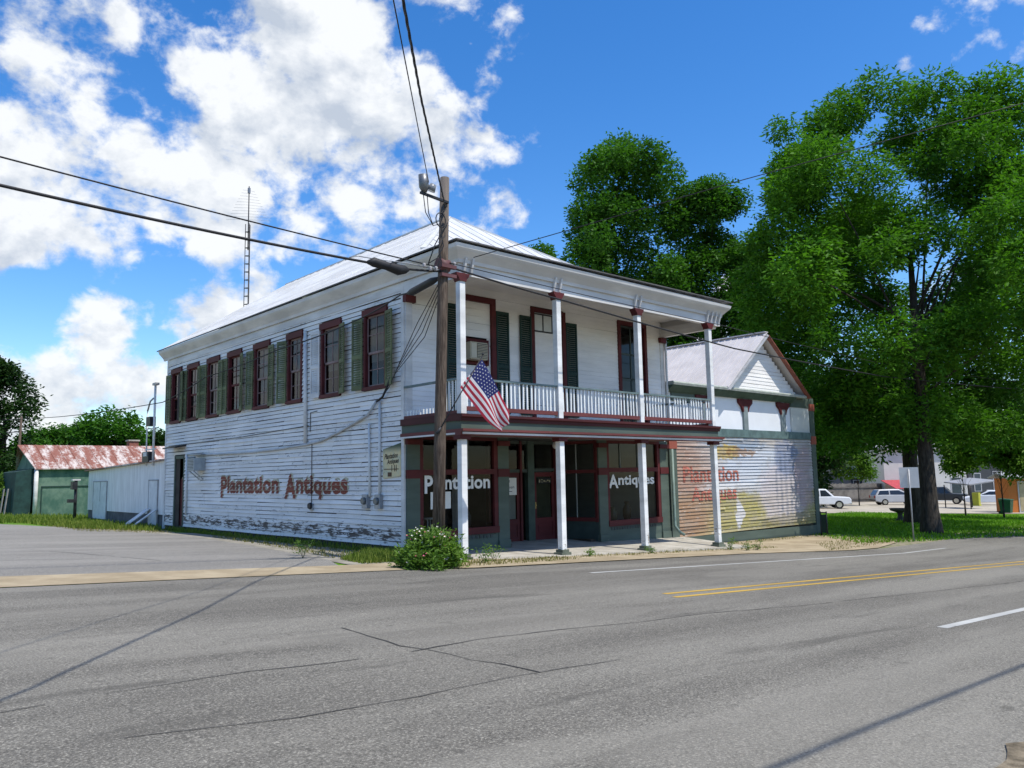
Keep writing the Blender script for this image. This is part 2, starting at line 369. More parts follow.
def ground_mat():
    m = Mat('lawn_and_dirt', .95, .1); n = m.noise(.35, 6, .6); n2 = m.noise(3.5, 8, .7); n3 = m.noise(30, 3, .6); X = m.xyz()
    g = m.mix(m.ramp(n2, .3, .7), (.065, .145, .012), (.13, .25, .022)); g = m.mix(m.ramp(n3, .5, .75, 0, .5), g, (.03, .06, .012))
    d = m.mix(m.ramp(n2, .3, .7), (.20, .165, .115), (.30, .26, .19))
    bare = m.math('ADD', m.ramp(n, .60, .66), 0.)
    verge = m.math('MULTIPLY', m.ramp(X[1], -3.9, -2.8, 1, 0), m.ramp(n2, .30, .55))     # worn edge by the road
    return m.color(m.mix(m.math('MAXIMUM', m.math('MULTIPLY', bare, .35), verge), g, d)).bump(n3, .5, .03).m
def asphalt(name, lo, hi, tint, road=True):
    m = Mat(name, .82, .3)
    grain = m.noise(60, 3, .8); grain2 = m.noise(22, 4, .7); big = m.noise(.35, 6, .6, m.map((.35, 1.0, 1))); lane = m.noise(1.0, 3, .5, m.map((.03, 1.25, 1)))
    f = m.math('ADD', m.math('MULTIPLY', big, .55), m.math('MULTIPLY', lane, .45))
    c = m.mix(m.ramp(f, .40, .60), lo, hi)
    c = m.mix(m.ramp(grain, .53, .64, 0, .8), c, tuple(min(1, h*1.9) for h in hi)); c = m.mix(m.ramp(grain, .47, .36, 0, .8), c, tuple(l*.42 for l in lo))
    c = m.mix(m.ramp(grain2, .54, .68, 0, .55), c, tuple(l*.6 for l in lo)); c = m.mix(m.ramp(grain2, .44, .34, 0, .35), c, tuple(min(1, h*1.4) for h in hi))
    st = m.noise(1.6, 5, .6, m.map((.22, 1.6, 1), (5, 2, 0))); c = m.mix(m.ramp(st, .58, .72, 0, .5), c, tuple(l*.6 for l in lo))
    sp = m.noise(2.2, 4, .55, m.map((.8, 1, 1), (1, 7, 0))); c = m.mix(m.ramp(sp, .69, .74, 0, .45), c, tuple(l*.5 for l in lo))
    pt = m.noise(.5, 3, .45, m.map((.25, 1, 1), (9, 3, 0))); c = m.mix(m.ramp(pt, .57, .60, 0, .28), c, tuple(min(1, h*1.25) for h in hi))
    m.color(c).bump(grain, .6, .012); return m.m
ROADM = asphalt('old_asphalt', (.106, .098, .082), (.190, .178, .149), 0)
SIDEM = asphalt('pale_side_asphalt', (.165, .156, .138), (.225, .213, .188), 0, False)
def tan_mat():
    m = Mat('tan_gutter_concrete', .9, .15); n = m.noise(1.2, 6, .6); n2 = m.noise(14, 6, .7); n3 = m.noise(60, 3, .6)
    c = m.mix(m.ramp(n, .3, .7), (.27, .215, .135), (.40, .33, .22)); c = m.mix(m.ramp(n2, .55, .75, 0, .6), c, (.17, .15, .10)); c = m.mix(m.ramp(n3, .55, .8, 0, .4), c, (.5, .45, .34))
    return m.color(c).bump(n3, .4, .01).m
TAN = tan_mat()
def walk_mat():
    m = Mat('sidewalk_concrete', .9, .15); n = m.noise(1.3, 7, .65); n2 = m.noise(18, 5, .65); X = m.xyz()
    c = m.mix(m.ramp(n, .3, .7), (.30, .275, .225), (.47, .44, .375)); c = m.mix(m.ramp(n2, .58, .78, 0, .5), c, (.16, .15, .11))
    j = m.math('ABSOLUTE', m.math('SUBTRACT', m.math('FRACT', m.math('MULTIPLY', X[0], .62)), .5)); c = m.mix(m.ramp(j, .013, .006, 0, .8), c, (.09, .085, .06))
    return m.color(c).bump(n2, .3, .01).m
WALK = walk_mat()
LOTM = plain('pale_gravel_lot', (.40, .36, .29), .9, .2, .5, .1)
GRAVEL = plain('gravel_and_dirt', (.27, .25, .205), .95, .35, 3.2, .1, 0, .4)
PAINTW = weathered('white_road_paint', (.50, .50, .47), (.15, .15, .145), -50, -49, 0, streak=(3, 8, 1), dirt=.25, cover=.16)
PAINTY = weathered('yellow_road_paint', (.52, .33, .055), (.15, .15, .14), -50, -49, 0, streak=(3, 8, 1), dirt=.25, cover=.14)
TAR = plain('crack_sealer', (.046, .044, .040), .7, .3, 5)
TARSOFT = plain('worn_crack_sealer', (.072, .068, .060), .8, .3, 3)

def ground():
    ys = [-900, -300, -120, -60, -30, -15.4, -10, -4.4, 0, 10, 20, 40, 80, 160, 400, 900]
    mb = MB(); mb.smooth = False
    for i in range(len(KX)-1):
        for j in range(len(ys)-1):
            x0, x1, y0, y1 = KX[i], KX[i+1], ys[j], ys[j+1]
            mb.face([(x0, y0, gz(x0)-.02), (x1, y0, gz(x1)-.02), (x1, y1, gz(x1)-.02), (x0, y1, gz(x0)-.02)])
    struct(mb.build('ground', ground_mat()))
ground()
sheet('road', [(-300, -15.9), (300, -15.9), (300, -4.3), (30, -5.0), (15.6, -5.2), (8.5, -4.3), (-1.2, -4.35), (-2.9, -3.95), (-6.3, -3.75), (-9.2, -3.6), (-300, -3.6)], 0, ROADM)
_rr = random.Random(9)
sheet('near_shoulder', [(-300, -22), (300, -22), (300, -15.2), (20, -15.2)]+[(20-.17*k, -15.17+_rr.uniform(-.05, .05)+.03*math.sin(k*.9)) for k in range(1, 160)]+[(-7.4, -15.6), (-9, -15.8), (-300, -15.7)], .012, plain('brown_shoulder_gravel', (.20, .165, .115), .95, .5, 9, .1, 0, .6))
sheet('gutter_apron', [(-60, -3.7), (-9.2, -3.55), (-6.3, -3.7), (-2.9, -3.9), (-1.2, -4.2), (8.5, -4.2), (15.6, -5.0), (18.5, -4.4), (21.5, -3.2), (22.0, -.6), (21.5, .05), (11.3, .05), (11.5, -2.0), (-.4, -2.3), (-3.3, -2.45), (-8.9, -1.85), (-60, -1.5)], .006, TAN)
sheet('side_street', [(-60, -1.6), (-8.9, -1.9), (-3.3, -2.5), (-2.7, -1.0), (-1.9, 4.8), (-1.4, 11.0), (-2.6, 15.5), (-3.3, 19.6), (-4.7, 23.5), (-14, 45), (-60, 45)], 0, SIDEM)
sheet('gravel_strip', [(-2.95, -2.3), (-.1, -2.1), (-.05, 9.5), (-.4, 13), (-1.2, 13.6), (-2.6, 15.3), (-1.6, 11), (-2.1, 4.8)], -.006, GRAVEL)
sheet('parking_lot', [(46, 13.5), (57, -1), (75, -12), (160, -12), (160, 75), (48, 75)], .01, LOTM)
sheet('dirt_margin', [(-3.0, 15.4), (-.9, 13.2), (-.3, 17), (-.6, 24), (-2.2, 26), (-3.4, 22)], -.004, GRAVEL)

def strip(name, pts, w, mat, dz=.005, taper=True):
    mb = MB(); P = []
    dense = []
    for a, b in zip(pts[:-1], pts[1:]):
        n = max(1, int(math.dist(a, b)/.25))
        for k in range(n):
            t = k/n; dense.append((a[0]+(b[0]-a[0])*t, a[1]+(b[1]-a[1])*t))
    dense.append(pts[-1])
    jit = [(random.uniform(-1, 1)*w*.6, random.uniform(.5, 1.3)) if taper else (0, 1) for _ in dense]
    L = []; Rr = []
    for i, p in enumerate(dense):
        a = dense[max(0, i-1)]; b = dense[min(len(dense)-1, i+1)]; dx, dy = b[0]-a[0], b[1]-a[1]; l = math.hypot(dx, dy); nx, ny = -dy/l, dx/l
        j, k = jit[i]; h = w/2*k*(.55 if taper else 1)
        L.append((p[0]+nx*(h+j), p[1]+ny*(h+j))); Rr.append((p[0]+nx*(j-h), p[1]+ny*(j-h)))
    for i in range(len(dense)-1):
        if taper and random.random() < .10: continue
        mb.face([(q[0], q[1], gz(q[0])+dz) for q in (Rr[i], Rr[i+1], L[i+1], L[i])])
    o = mb.build(name, mat); return struct(o)
def band(name, x0, x1, y0, y1, mat, dz=.004, n=2):
    return sheet(name, [(x0, y0), (x1, y0), (x1, y1), (x0, y1)], dz, mat)
def slope_line(name, x0, ya, x1, yb, w, mat): return strip(name, [(x0, ya), (x1, yb)], w, mat, .004, False)
slope_line('yellow_line', -1.74, -9.27, 200, -17.3, .11, PAINTY); slope_line('yellow_line', -1.97, -9.62, 200, -18.2, .11, PAINTY)
slope_line('edge_line', .0, -6.22, 14, -6.45, .11, PAINTW); slope_line('edge_line', 14, -6.45, 17, -6.6, .10, PAINTW)
for k in range(8): slope_line('lane_dash', -1.8+12.2*k, -13.16, 1.25+12.2*k, -13.2, .12, PAINTW)
strip('road_crack', [(-9.46, -10.82), (-8.86, -10.77), (-8.21, -10.83), (-7.42, -10.82), (-6.54, -10.71), (-5.73, -10.71)], .035, TAR)
strip('road_crack', [(-7.23, -9.34), (-7.29, -9.97), (-7.33, -10.54), (-7.23, -10.85), (-7.23, -11.42), (-7.14, -11.69), (-7.11, -12.13)], .03, TAR)
strip('road_crack', [(-5.73, -10.71), (-4.31, -10.87), (-3.16, -10.88), (-1.32, -11.2), (1.38, -11.42), (5.46, -11.77), (12, -12.0)], .028, TARSOFT)
strip('road_crack', [(-10.1, -11.96), (-9.17, -12.17), (-8.3, -12.19), (-7.38, -12.1), (-6.2, -12.17)], .02, TARSOFT)
strip('road_crack', [(-10.6, -10.9), (-9.9, -10.86), (-9.46, -10.82)], .022, TARSOFT)
strip('road_crack', [(-3.7, -5.2), (-3.86, -6.4), (-3.6, -7.29), (-2.93, -7.2), (-.29, -7.65)], .02, TARSOFT)
strip('road_crack', [(-7.3, -7.6), (-5.6, -7.75), (-3.9, -7.7)], .02, TARSOFT)
strip('road_crack', [(-7.2, 5.0), (-6.3, 2.2), (-5.8, .4)], .05, TARSOFT)

# sidewalk slab under the balcony
def wz(x, y): return (-.0-.0435*x)*(-y/2.5)+(-.01-.027*x)*(1+y/2.5)
def sidewalk():
    mb = MB(); xs = [-.35, 1.2, 2.8, 4.4, 6.0, 7.6, 9.2, 10.6, 11.6]; ys = [-2.62, -1.3, 0, 1.6]
    for i in range(len(xs)-1):
        for j in range(len(ys)-1):
            a, b, c, d = xs[i], xs[i+1], ys[j], ys[j+1]
            mb.face([(a, c, wz(a, c)), (b, c, wz(b, c)), (b, d, wz(b, d)), (a, d, wz(a, d))])
        a, b = xs[i], xs[i+1]; y = ys[0]
        mb.face([(a, y, gz(a)-.05), (b, y, gz(b)-.05), (b, y, wz(b, y)), (a, y, wz(a, y))])
    for x in (xs[0], xs[-1]):
        for j in range(3):
            c, d = ys[j], ys[j+1]; mb.face([(x, c, gz(x)-.1), (x, d, gz(x)-.1), (x, d, wz(x, d)), (x, c, wz(x, c))])
    struct(mb.build('sidewalk', WALK))
sidewalk()

# ------------------------------------------------------------------ boards
def cut(a0, a1, holes):
    segs = [(a0, a1)]
    for h0, h1 in holes:
        n = []
        for s0, s1 in segs:
            if h1 <= s0 or h0 >= s1: n.append((s0, s1)); continue
            if h0 > s0: n.append((s0, h0))
            if h1 < s1: n.append((h1, s1))
        segs = n
    return [s for s in segs if s[1]-s[0] > .02]
def clap(mb, plane, a0, a1, z0, z1, holes=(), e=.13, tilt=.02, jit=.006, top=None, seg=1.6, gap=.016):
    """lapped boards. plane 'x-' : on X=0 facing -X (runs along Y); 'y-' : on Y=0 facing -Y (runs along X). top(a) caps the height (gables); zb(a) the foot"""
    axis, pos = plane
    def P(a, out, z): return (pos-out, a, z) if axis == 'x' else (a, pos-out, z)
    n = max(1, round((z1-z0)/e)); e = (z1-z0)/n
    rnd = random.Random(int(a0*31+a1*17+z0*13+int(pos*7)))
    for r in range(n):
        zl, zh = z0+r*e, z0+(r+1)*e
        hs = [(h[0], h[1]) for h in holes if zl < h[3]-1e-3 and zh > h[2]+1e-3]
        lo, hi = a0, a1
        if top:
            lo, hi = top(zl+e*.5)
            if hi-lo < .05: continue
        for s0, s1 in cut(lo, hi, hs):
            k = max(1, int((s1-s0)/seg)); cuts = [s0]+sorted(s0+(s1-s0)*(i+rnd.uniform(-.2, .2))/k for i in range(1, k))+[s1]
            prev = (rnd.uniform(-jit, jit), tilt*rnd.uniform(.8, 1.2))
            for c0, c1 in zip(cuts[:-1], cuts[1:]):
                nxt = (rnd.uniform(-jit, jit), tilt*rnd.uniform(.75, 1.25))
                if rnd.random() < .12: nxt = (nxt[0]-jit, nxt[1]*1.5)
                (j0, t0), (j1, t1) = prev, nxt
                b0 = zl+j0; b1 = zl+j1
                g0 = gap*(.35+rnd.random()**2); g1 = gap*(.35+rnd.random()**2)
                mb.face([P(c0, t0, b0), P(c1, t1, b1), P(c1, .003, zh+.006-g1), P(c0, .003, zh+.006-g0)])
                mb.face([P(c0, t0-.012, b0), P(c1, t1-.012, b1), P(c1, t1, b1), P(c0, t0, b0)])
                prev = nxt if rnd.random() < .8 else (rnd.uniform(-jit, jit), tilt*rnd.uniform(.8, 1.2))

def text_bm(txt, size, bold=.0, narrow=1.0, spacing=1.0, shear=0):
    cu = bpy.data.curves.new('t', 'FONT'); cu.body = txt; cu.size = size; cu.offset = bold; cu.space_character = spacing; cu.shear = shear; cu.resolution_u = 3; cu.fill_mode = 'FRONT'
    ob = bpy.data.objects.new('t', cu); C.objects.link(ob)
    dg = bpy.context.evaluated_depsgraph_get(); me = bpy.data.meshes.new_from_object(ob.evaluated_get(dg))
    bm = bmesh.new(); bm.from_mesh(me); bpy.data.objects.remove(ob); bpy.data.curves.remove(cu); bpy.data.meshes.remove(me)
    bmesh.ops.scale(bm, vec=(narrow, 1, 1), verts=bm.verts); return bm
def fit_text(bm, w, h=None):
    xs = [v.co.x for v in bm.verts]; x0, x1 = min(xs), max(xs)
    s = w/(x1-x0)
    for v in bm.verts: v.co.x = (v.co.x-x0)*s
    if h:
        ys = [v.co.y for v in bm.verts]; y1 = max(ys)
        for v in bm.verts: v.co.y = v.co.y*h/y1
    return bm
def drop_cap(bm, k=1.28, wide=1.0):
    """the first letter hangs below the others, as a signwriter does it"""
    bm.verts.ensure_lookup_table(); st = min(bm.verts, key=lambda v: v.co.x); seen = {st}; q = [st]
    while q:
        v = q.pop()
        for e in v.link_edges:
            o = e.other_vert(v)
            if o not in seen: seen.add(o); q.append(o)
    top = max(v.co.y for v in seen)
    for v in seen: v.co.y = top-(top-v.co.y)*k
    return bm
def bm_obj(bm, name, mat, parent, f):
    """place flat lettering: f maps (x,y) on the text plane to world"""
    off = world_loc(parent) if parent else Vector()
    for v in bm.verts: v.co = Vector(f(v.co.x, v.co.y))-off
    me = bpy.data.meshes.new(name); bm.to_mesh(me); bm.free(); me.materials.append(mat)
    o = bpy.data.objects.new(name, me); C.objects.link(o)
    if parent: o.parent = parent
    return o
def board_text(bm, name, mat, parent, plane, x_of, zbase, zgrid0, e, tilt, lift):
    """lettering painted over lapped boards: cut at every lap and laid on each board's slope"""
    zs = [v.co.y for v in bm.verts]; lo, hi = min(zs)+zbase, max(zs)+zbase
    r0 = math.floor((lo-zgrid0)/e); r1 = math.ceil((hi-zgrid0)/e)
    verts, faces = [], []
    for r in range(r0, r1):
        zl, zh = zgrid0+r*e, zgrid0+(r+1)*e
        b = bm.copy()
        for z, no in ((zl+.006, (0, -1, 0)), (zh-.004, (0, 1, 0))):
            bmesh.ops.bisect_plane(b, geom=b.verts[:]+b.edges[:]+b.faces[:], plane_co=(0, z-zbase, 0), plane_no=no, clear_outer=True)
        k = len(verts); b.verts.index_update()
        for v in b.verts:
            z = v.co.y+zbase; out = .002+(tilt*1.3)*(zh-z)/e+lift; a = x_of(v.co.x)
            verts.append((plane[1]-out, a, z) if plane[0] == 'x' else (a, plane[1]-out, z))
        for f in b.faces: faces.append([k+v.index for v in f.verts])
        b.free()
    bm.free(); off = world_loc(parent)
    me = bpy.data.meshes.new(name); me.from_pydata([(x-off.x, y-off.y, z-off.z) for x, y, z in verts], [], faces); me.materials.append(mat)
    o = bpy.data.objects.new(name, me); C.objects.link(o); o.parent = parent; return o

# ------------------------------------------------------------------ the shop building
SHOP = thing('shop_building', 'white two-storey clapboard antiques shop with balcony and pale metal hip roof', 'building', (0, 0, 0))
BW, BD = 10.9, 17.3
def shutter(parent, hinge, along, out, w, z0, z1, ang, mat):
    """louvred leaf: hinge (x,y), along = unit wall direction it lies on, out = wall normal"""
    mb = MB(); a = Vector((*along, 0)); n = Vector((*out, 0)); d = (a*math.cos(ang)+n*math.sin(ang)); q = (n*math.cos(ang)-a*math.sin(ang))
    o = Vector((hinge[0], hinge[1], 0))+n*.035
    def blk(u0, u1, za, zb, t0=0, t1=.035):
        P = []
        for z in (za, zb):
            for u, t in ((u0, t0), (u1, t0), (u1, t1), (u0, t1)): P.append(o+d*u+q*t+Vector((0, 0, z)))
        mb.hexa(P)
    s = .055; zm = z0+(z1-z0)*.46
    blk(0, s, z0, z1); blk(w-s, w, z0, z1); blk(s, w-s, z0, z0+.14); blk(s, w-s, z1-.09, z1); blk(s, w-s, zm-.05, zm+.05)
    for za, zb in ((z0+.14, zm-.05), (zm+.05, z1-.09)):
        k = int((zb-za)/.062)
        for i in range(k):
            z = za+(i+.5)*(zb-za)/k
            P = []
            for dz, t in ((-.028, .030), (.028, .006)):
                for u in (s, w-s): P.append(o+d*u+q*t+Vector((0, 0, z+dz)))
            p = [P[0], P[1], P[3], P[2]]; th = q*.008
            mb.hexa([p[0], p[1], p[1]-th, p[0]-th, p[3], p[2], p[2]-th, p[3]-th])
    return mb.build('shutter', mat, parent)

SIDEWIN = [(15.68, 16.76), (13.87, 14.98), (11.87, 12.97), (9.95, 11.07), (7.74, 8.9), (5.48, 6.46), (3.17, 4.31), (.80, 1.93)]
WZ0, WZ1 = 4.27, 6.46
def side_walls():
    holes = [(a, b, WZ0, WZ1) for a, b in SIDEWIN]+[(15.1, 16.2, .0, 2.9)]
    mb = MB(); clap(mb, ('x', 0), .12, BD-.1, .16, 7.05, holes, .128, .028, .008, gap=.026)
    mb.build('side_wall', WHITE, SHOP, fix=False)
    mb = MB(); mb.box(-.04, .10, -.005, .12, .02, 6.95); mb.build('corner_board', TRIMW, SHOP)
    mb = MB(); mb.box(-.04, .1, BD-.1, BD+.03, 0, 6.95); mb.build('corner_board', TRIMW, SHOP)
    mb = MB(); mb.box(.03, .25, .13, BD-.02, -.15, .17); mb.build('foundation', plain('dark_foundation', (.05, .047, .042), .9, .4), SHOP)  # foundation in one near-black colour below the lowest board
    sh = MB()
    for a0, a1 in cut(.13, BD-.1, [(h[0], h[1]) for h in holes]): sh.box(.012, .03, a0, a1, .1, 7.05)
    for a, b in SIDEWIN: sh.box(.012, .03, a, b, .1, WZ0); sh.box(.012, .03, a, b, WZ1, 7.05)
    sh.box(.012, .03, 15.1, 16.2, 2.9, 7.05); sh.build('sheathing', plain('dark_sheathing', (.06, .05, .042), .95, .3), SHOP)
    # walls on the hidden sides
    mb = MB(); clap(mb, ('y', 0), .1, BW-.1, 3.35, 7.16, [(1.83, 3.05, 3.3, 6.88), (4.5, 5.9, 3.3, 6.84), (8.45, 9.95, 3.3, 6.9)], .128, .014, .004, gap=.007)
    mb.build('front_wall', WHITE2, SHOP, fix=False)
    mb = MB(); mb.box(BW-.05, BW, .05, BD, -.4, 7.1); mb.box(.05, BW-.05, BD-.05, BD, -.2, 7.1); mb.box(.12, BW-.05, .14, BD-.05, 3.1, 3.2)
    mb.prism([(.05, 7.1), (BW-.05, 7.1), (BW/2, 10.9)], 'y', BD-.05, BD)
    mb.build('rear_wall', WHITE2, SHOP)
    mb = MB(); mb.box(BW-.18, BW+.03, -.03, .15, 3.35, 6.95); mb.build('corner_board', TRIMW, SHOP)
    mb = MB(); mb.box(.0, .2, -.05, -.006, 3.35, 6.4); mb.build('corner_board', TRIMW, SHOP)
    mb = MB(); mb.box(-.05, .27, -.13, .02, 6.4, 6.58); mb.build('capital', RED, SHOP)
    mb = MB(); mb.box(BW-.25, BW+.06, -.13, .02, 6.4, 6.58); mb.build('capital', RED, SHOP)
    mb = MB(); mb.tube([(BW+.06, -.08, 6.5), (BW+.06, -.08, 3.4)], .045, 8); mb.build('downspout', WHITEMET, SHOP)
    # inside upstairs: dim rooms so the panes show depth
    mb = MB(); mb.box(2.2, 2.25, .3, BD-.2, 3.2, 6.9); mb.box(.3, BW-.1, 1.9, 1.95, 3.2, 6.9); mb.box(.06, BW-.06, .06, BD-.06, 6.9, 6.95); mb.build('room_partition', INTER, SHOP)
side_walls()

def side_window(a, b, i):
    """tall sash window in the side wall, X = 0"""
    f = MB(); t = .10
    f.box(-.045, .10, a, a+t, WZ0, WZ1); f.box(-.045, .10, b-t, b, WZ0, WZ1); f.box(-.075, .10, a-.05, b+.05, WZ1-.16, WZ1+.03); f.box(-.085, .10, a-.03, b+.03, WZ0-.02, WZ0+.075)
    fr = f.build('window', RED, SHOP)
    s = MB(); za, zb = WZ0+.075, WZ1-.16; zm = za+(zb-za)*.47; mid = (a+b)/2
    for z0, z1, x in ((za, zm+.02, .05), (zm-.02, zb, .025)):
        s.box(x, x+.03, a+t, a+t+.045, z0, z1); s.box(x, x+.03, b-t-.045, b-t, z0, z1); s.box(x, x+.03, a+t, b-t, z0, z0+.06); s.box(x, x+.03, a+t, b-t, z1-.05, z1); s.box(x+.004, x+.026, mid-.012, mid+.012, z0, z1)
        s.box(x+.004, x+.026, a+t, b-t, (z0+z1)/2-.011, (z0+z1)/2+.011)
    s.build('sash', RED if i in (0, 1, 3) else plain('dull_sash_paint', (.22, .15, .14), .6, .3), fr)
    p = MB(); p.face([(.066, a+t, za), (.066, b-t, za), (.066, b-t, zm), (.066, a+t, zm)]); p.face([(.04, a+t, zm), (.04, b-t, zm), (.04, b-t, zb), (.04, a+t, zb)]); p.build('pane', GLASS, fr)
    c = MB(); rr = random.Random(i*5)
    y0, y1 = (a+t, b-t); y1 = y0+(y1-y0)*(.98 if i in (6, 7) else rr.uniform(.45, .8)); n = 26; zlow = zm-rr.uniform(-.1, .5)
    for k in range(n):
        ya, yb = y0+(y1-y0)*k/n, y0+(y1-y0)*(k+1)/n; xa = .13+.02*math.sin(k*1.3); xb = .13+.02*math.sin((k+1)*1.3)
        c.face([(xa, ya, zlow), (xb, yb, zlow), (xb, yb, zb), (xa, ya, zb)])
    c.build('curtain', CURTAIN, fr)
SHUT = {0: (1, 1), 1: (1, 1), 2: (1, 1), 3: (1, 1), 4: (1, 1), 5: (1, 0), 6: (1, 1), 7: (1, 1)}
rs = random.Random(3)
for i, (a, b) in enumerate(SIDEWIN):
    side_window(a, b, i)
    l, r = SHUT[i]
    if l:
        s = shutter(SHOP, (-.02, b+.01), (0, 1), (-1, 0), .46, WZ0+.02, WZ1-.17, rs.uniform(.02, .2), OLIVE if i != 6 else TRIMW)
        if i == 6: s['label'] = 'shutter weathered to bare pale wood'
    if r: shutter(SHOP, (-.02, a-.01), (0, -1), (-1, 0), .46, WZ0+.02, WZ1-.17, rs.uniform(.05, .3) if i != 7 else .22, OLIVE)

def side_details():
    d = MB(); d.box(-.03, .12, 15.1, 15.2, .05, 2.9); d.box(-.03, .12, 16.1, 16.2, .05, 2.9); d.box(-.03, .12, 15.1, 16.2, 2.8, 2.92)
    dr = d.build('door', SAGE, SHOP); q = MB(); q.box(.06, .1, 15.2, 16.1, .1, 2.0); q.build('door_leaf', RED, dr)
    q = MB(); q.face([(.08, 15.2, 2.05), (.08, 16.1, 2.05), (.08, 16.1, 2.8), (.08, 15.2, 2.8)]); q.box(.06, .1, 15.2, 16.1, 2.0, 2.06); q.build('transom_pane', GLASS, dr)
    q = MB(); q.box(.14, .16, 15.1, 16.2, 0, 2.9); q.build('dark_hallway', INTER, dr)
    q = MB(); q.hexa([(-.02, 15.0, 3.28), (-.45, 15.0, 3.20), (-.45, 16.4, 3.20), (-.02, 16.4, 3.28), (-.02, 15.0, 3.34), (-.45, 15.0, 3.25), (-.45, 16.4, 3.25), (-.02, 16.4, 3.34)])
    q.build('door_hood', DARK, SHOP)
    # vertical and slanting pipes on the boards
    p = MB(); p.tube([(-.07, 5.22, 6.42), (-.07, 5.14, 2.98)], .055, 8); p.build('downspout', WHITEMET, SHOP)
    p = MB(); p.tube([(-.06, 1.6, 3.35), (-.06, 1.56, 1.4)], .03, 8); p.build('conduit', WHITEMET, SHOP); p = MB(); p.tube([(-.06, 1.08, 3.95), (-.06, 1.08, 1.35)], .035, 8); p.build('conduit', WHITEMET, SHOP)
    p = MB(); p.tube([(-.06, 14.76, 2.95), (-.06, 14.72, .6)], .04, 8); p.build('downspout', WHITEMET, SHOP)
    p = MB(); p.tube([(-.05, 14.7, 2.93), (-.06, 12, 2.86), (-.06, 9.0, 2.83), (-.06, 7.0, 2.86), (-.06, 5.1, 2.93), (-.06, 4.2, 3.0), (-.06, 3.2, 3.2), (-.07, 2.3, 3.42), (-.08, 1.65, 3.58), (-.1, 1.15, 3.93)], .035, 8)
    p.build('service_pipe', plain('pale_grey_pipe', (.42, .44, .45), .5, .2), SHOP)
    p = MB(); p.tube([(-.035, 4.8, 3.0), (-.035, 4.78, 1.15)], .010, 6); p.tube([(-.035, 4.5, 3.9), (-.035, 4.9, 3.88), (-.035, 4.92, 3.3)], .012, 6); p.tube([(-.035, 16.9, 3.35), (-.035, 10, 3.38), (-.035, 5.0, 3.50)], .010, 6)
    p.build('wall_wire', BLACKRUB, SHOP)
    buff = plain('buff_letter_ground', (.46, .42, .29), .75, .3, 6)
    for word, y0, w in (('Plantation', 11.5, 4.55), ('Antiques', 6.55, 3.80)):
        bm = drop_cap(fit_text(text_bm(word, .8, .03, .8, 1.05), w, .56)); yel = bm.copy()
        board_text(yel, 'letter_shadow', buff, SHOP, ('x', 0), lambda u: y0-.07-u, 1.54, .16, 6.89/54, .028, .0025)
        board_text(bm, 'lettering', REDLET, SHOP, ('x', 0), lambda u: y0-u, 1.49, .16, 6.89/54, .028, .0045)
side_details()

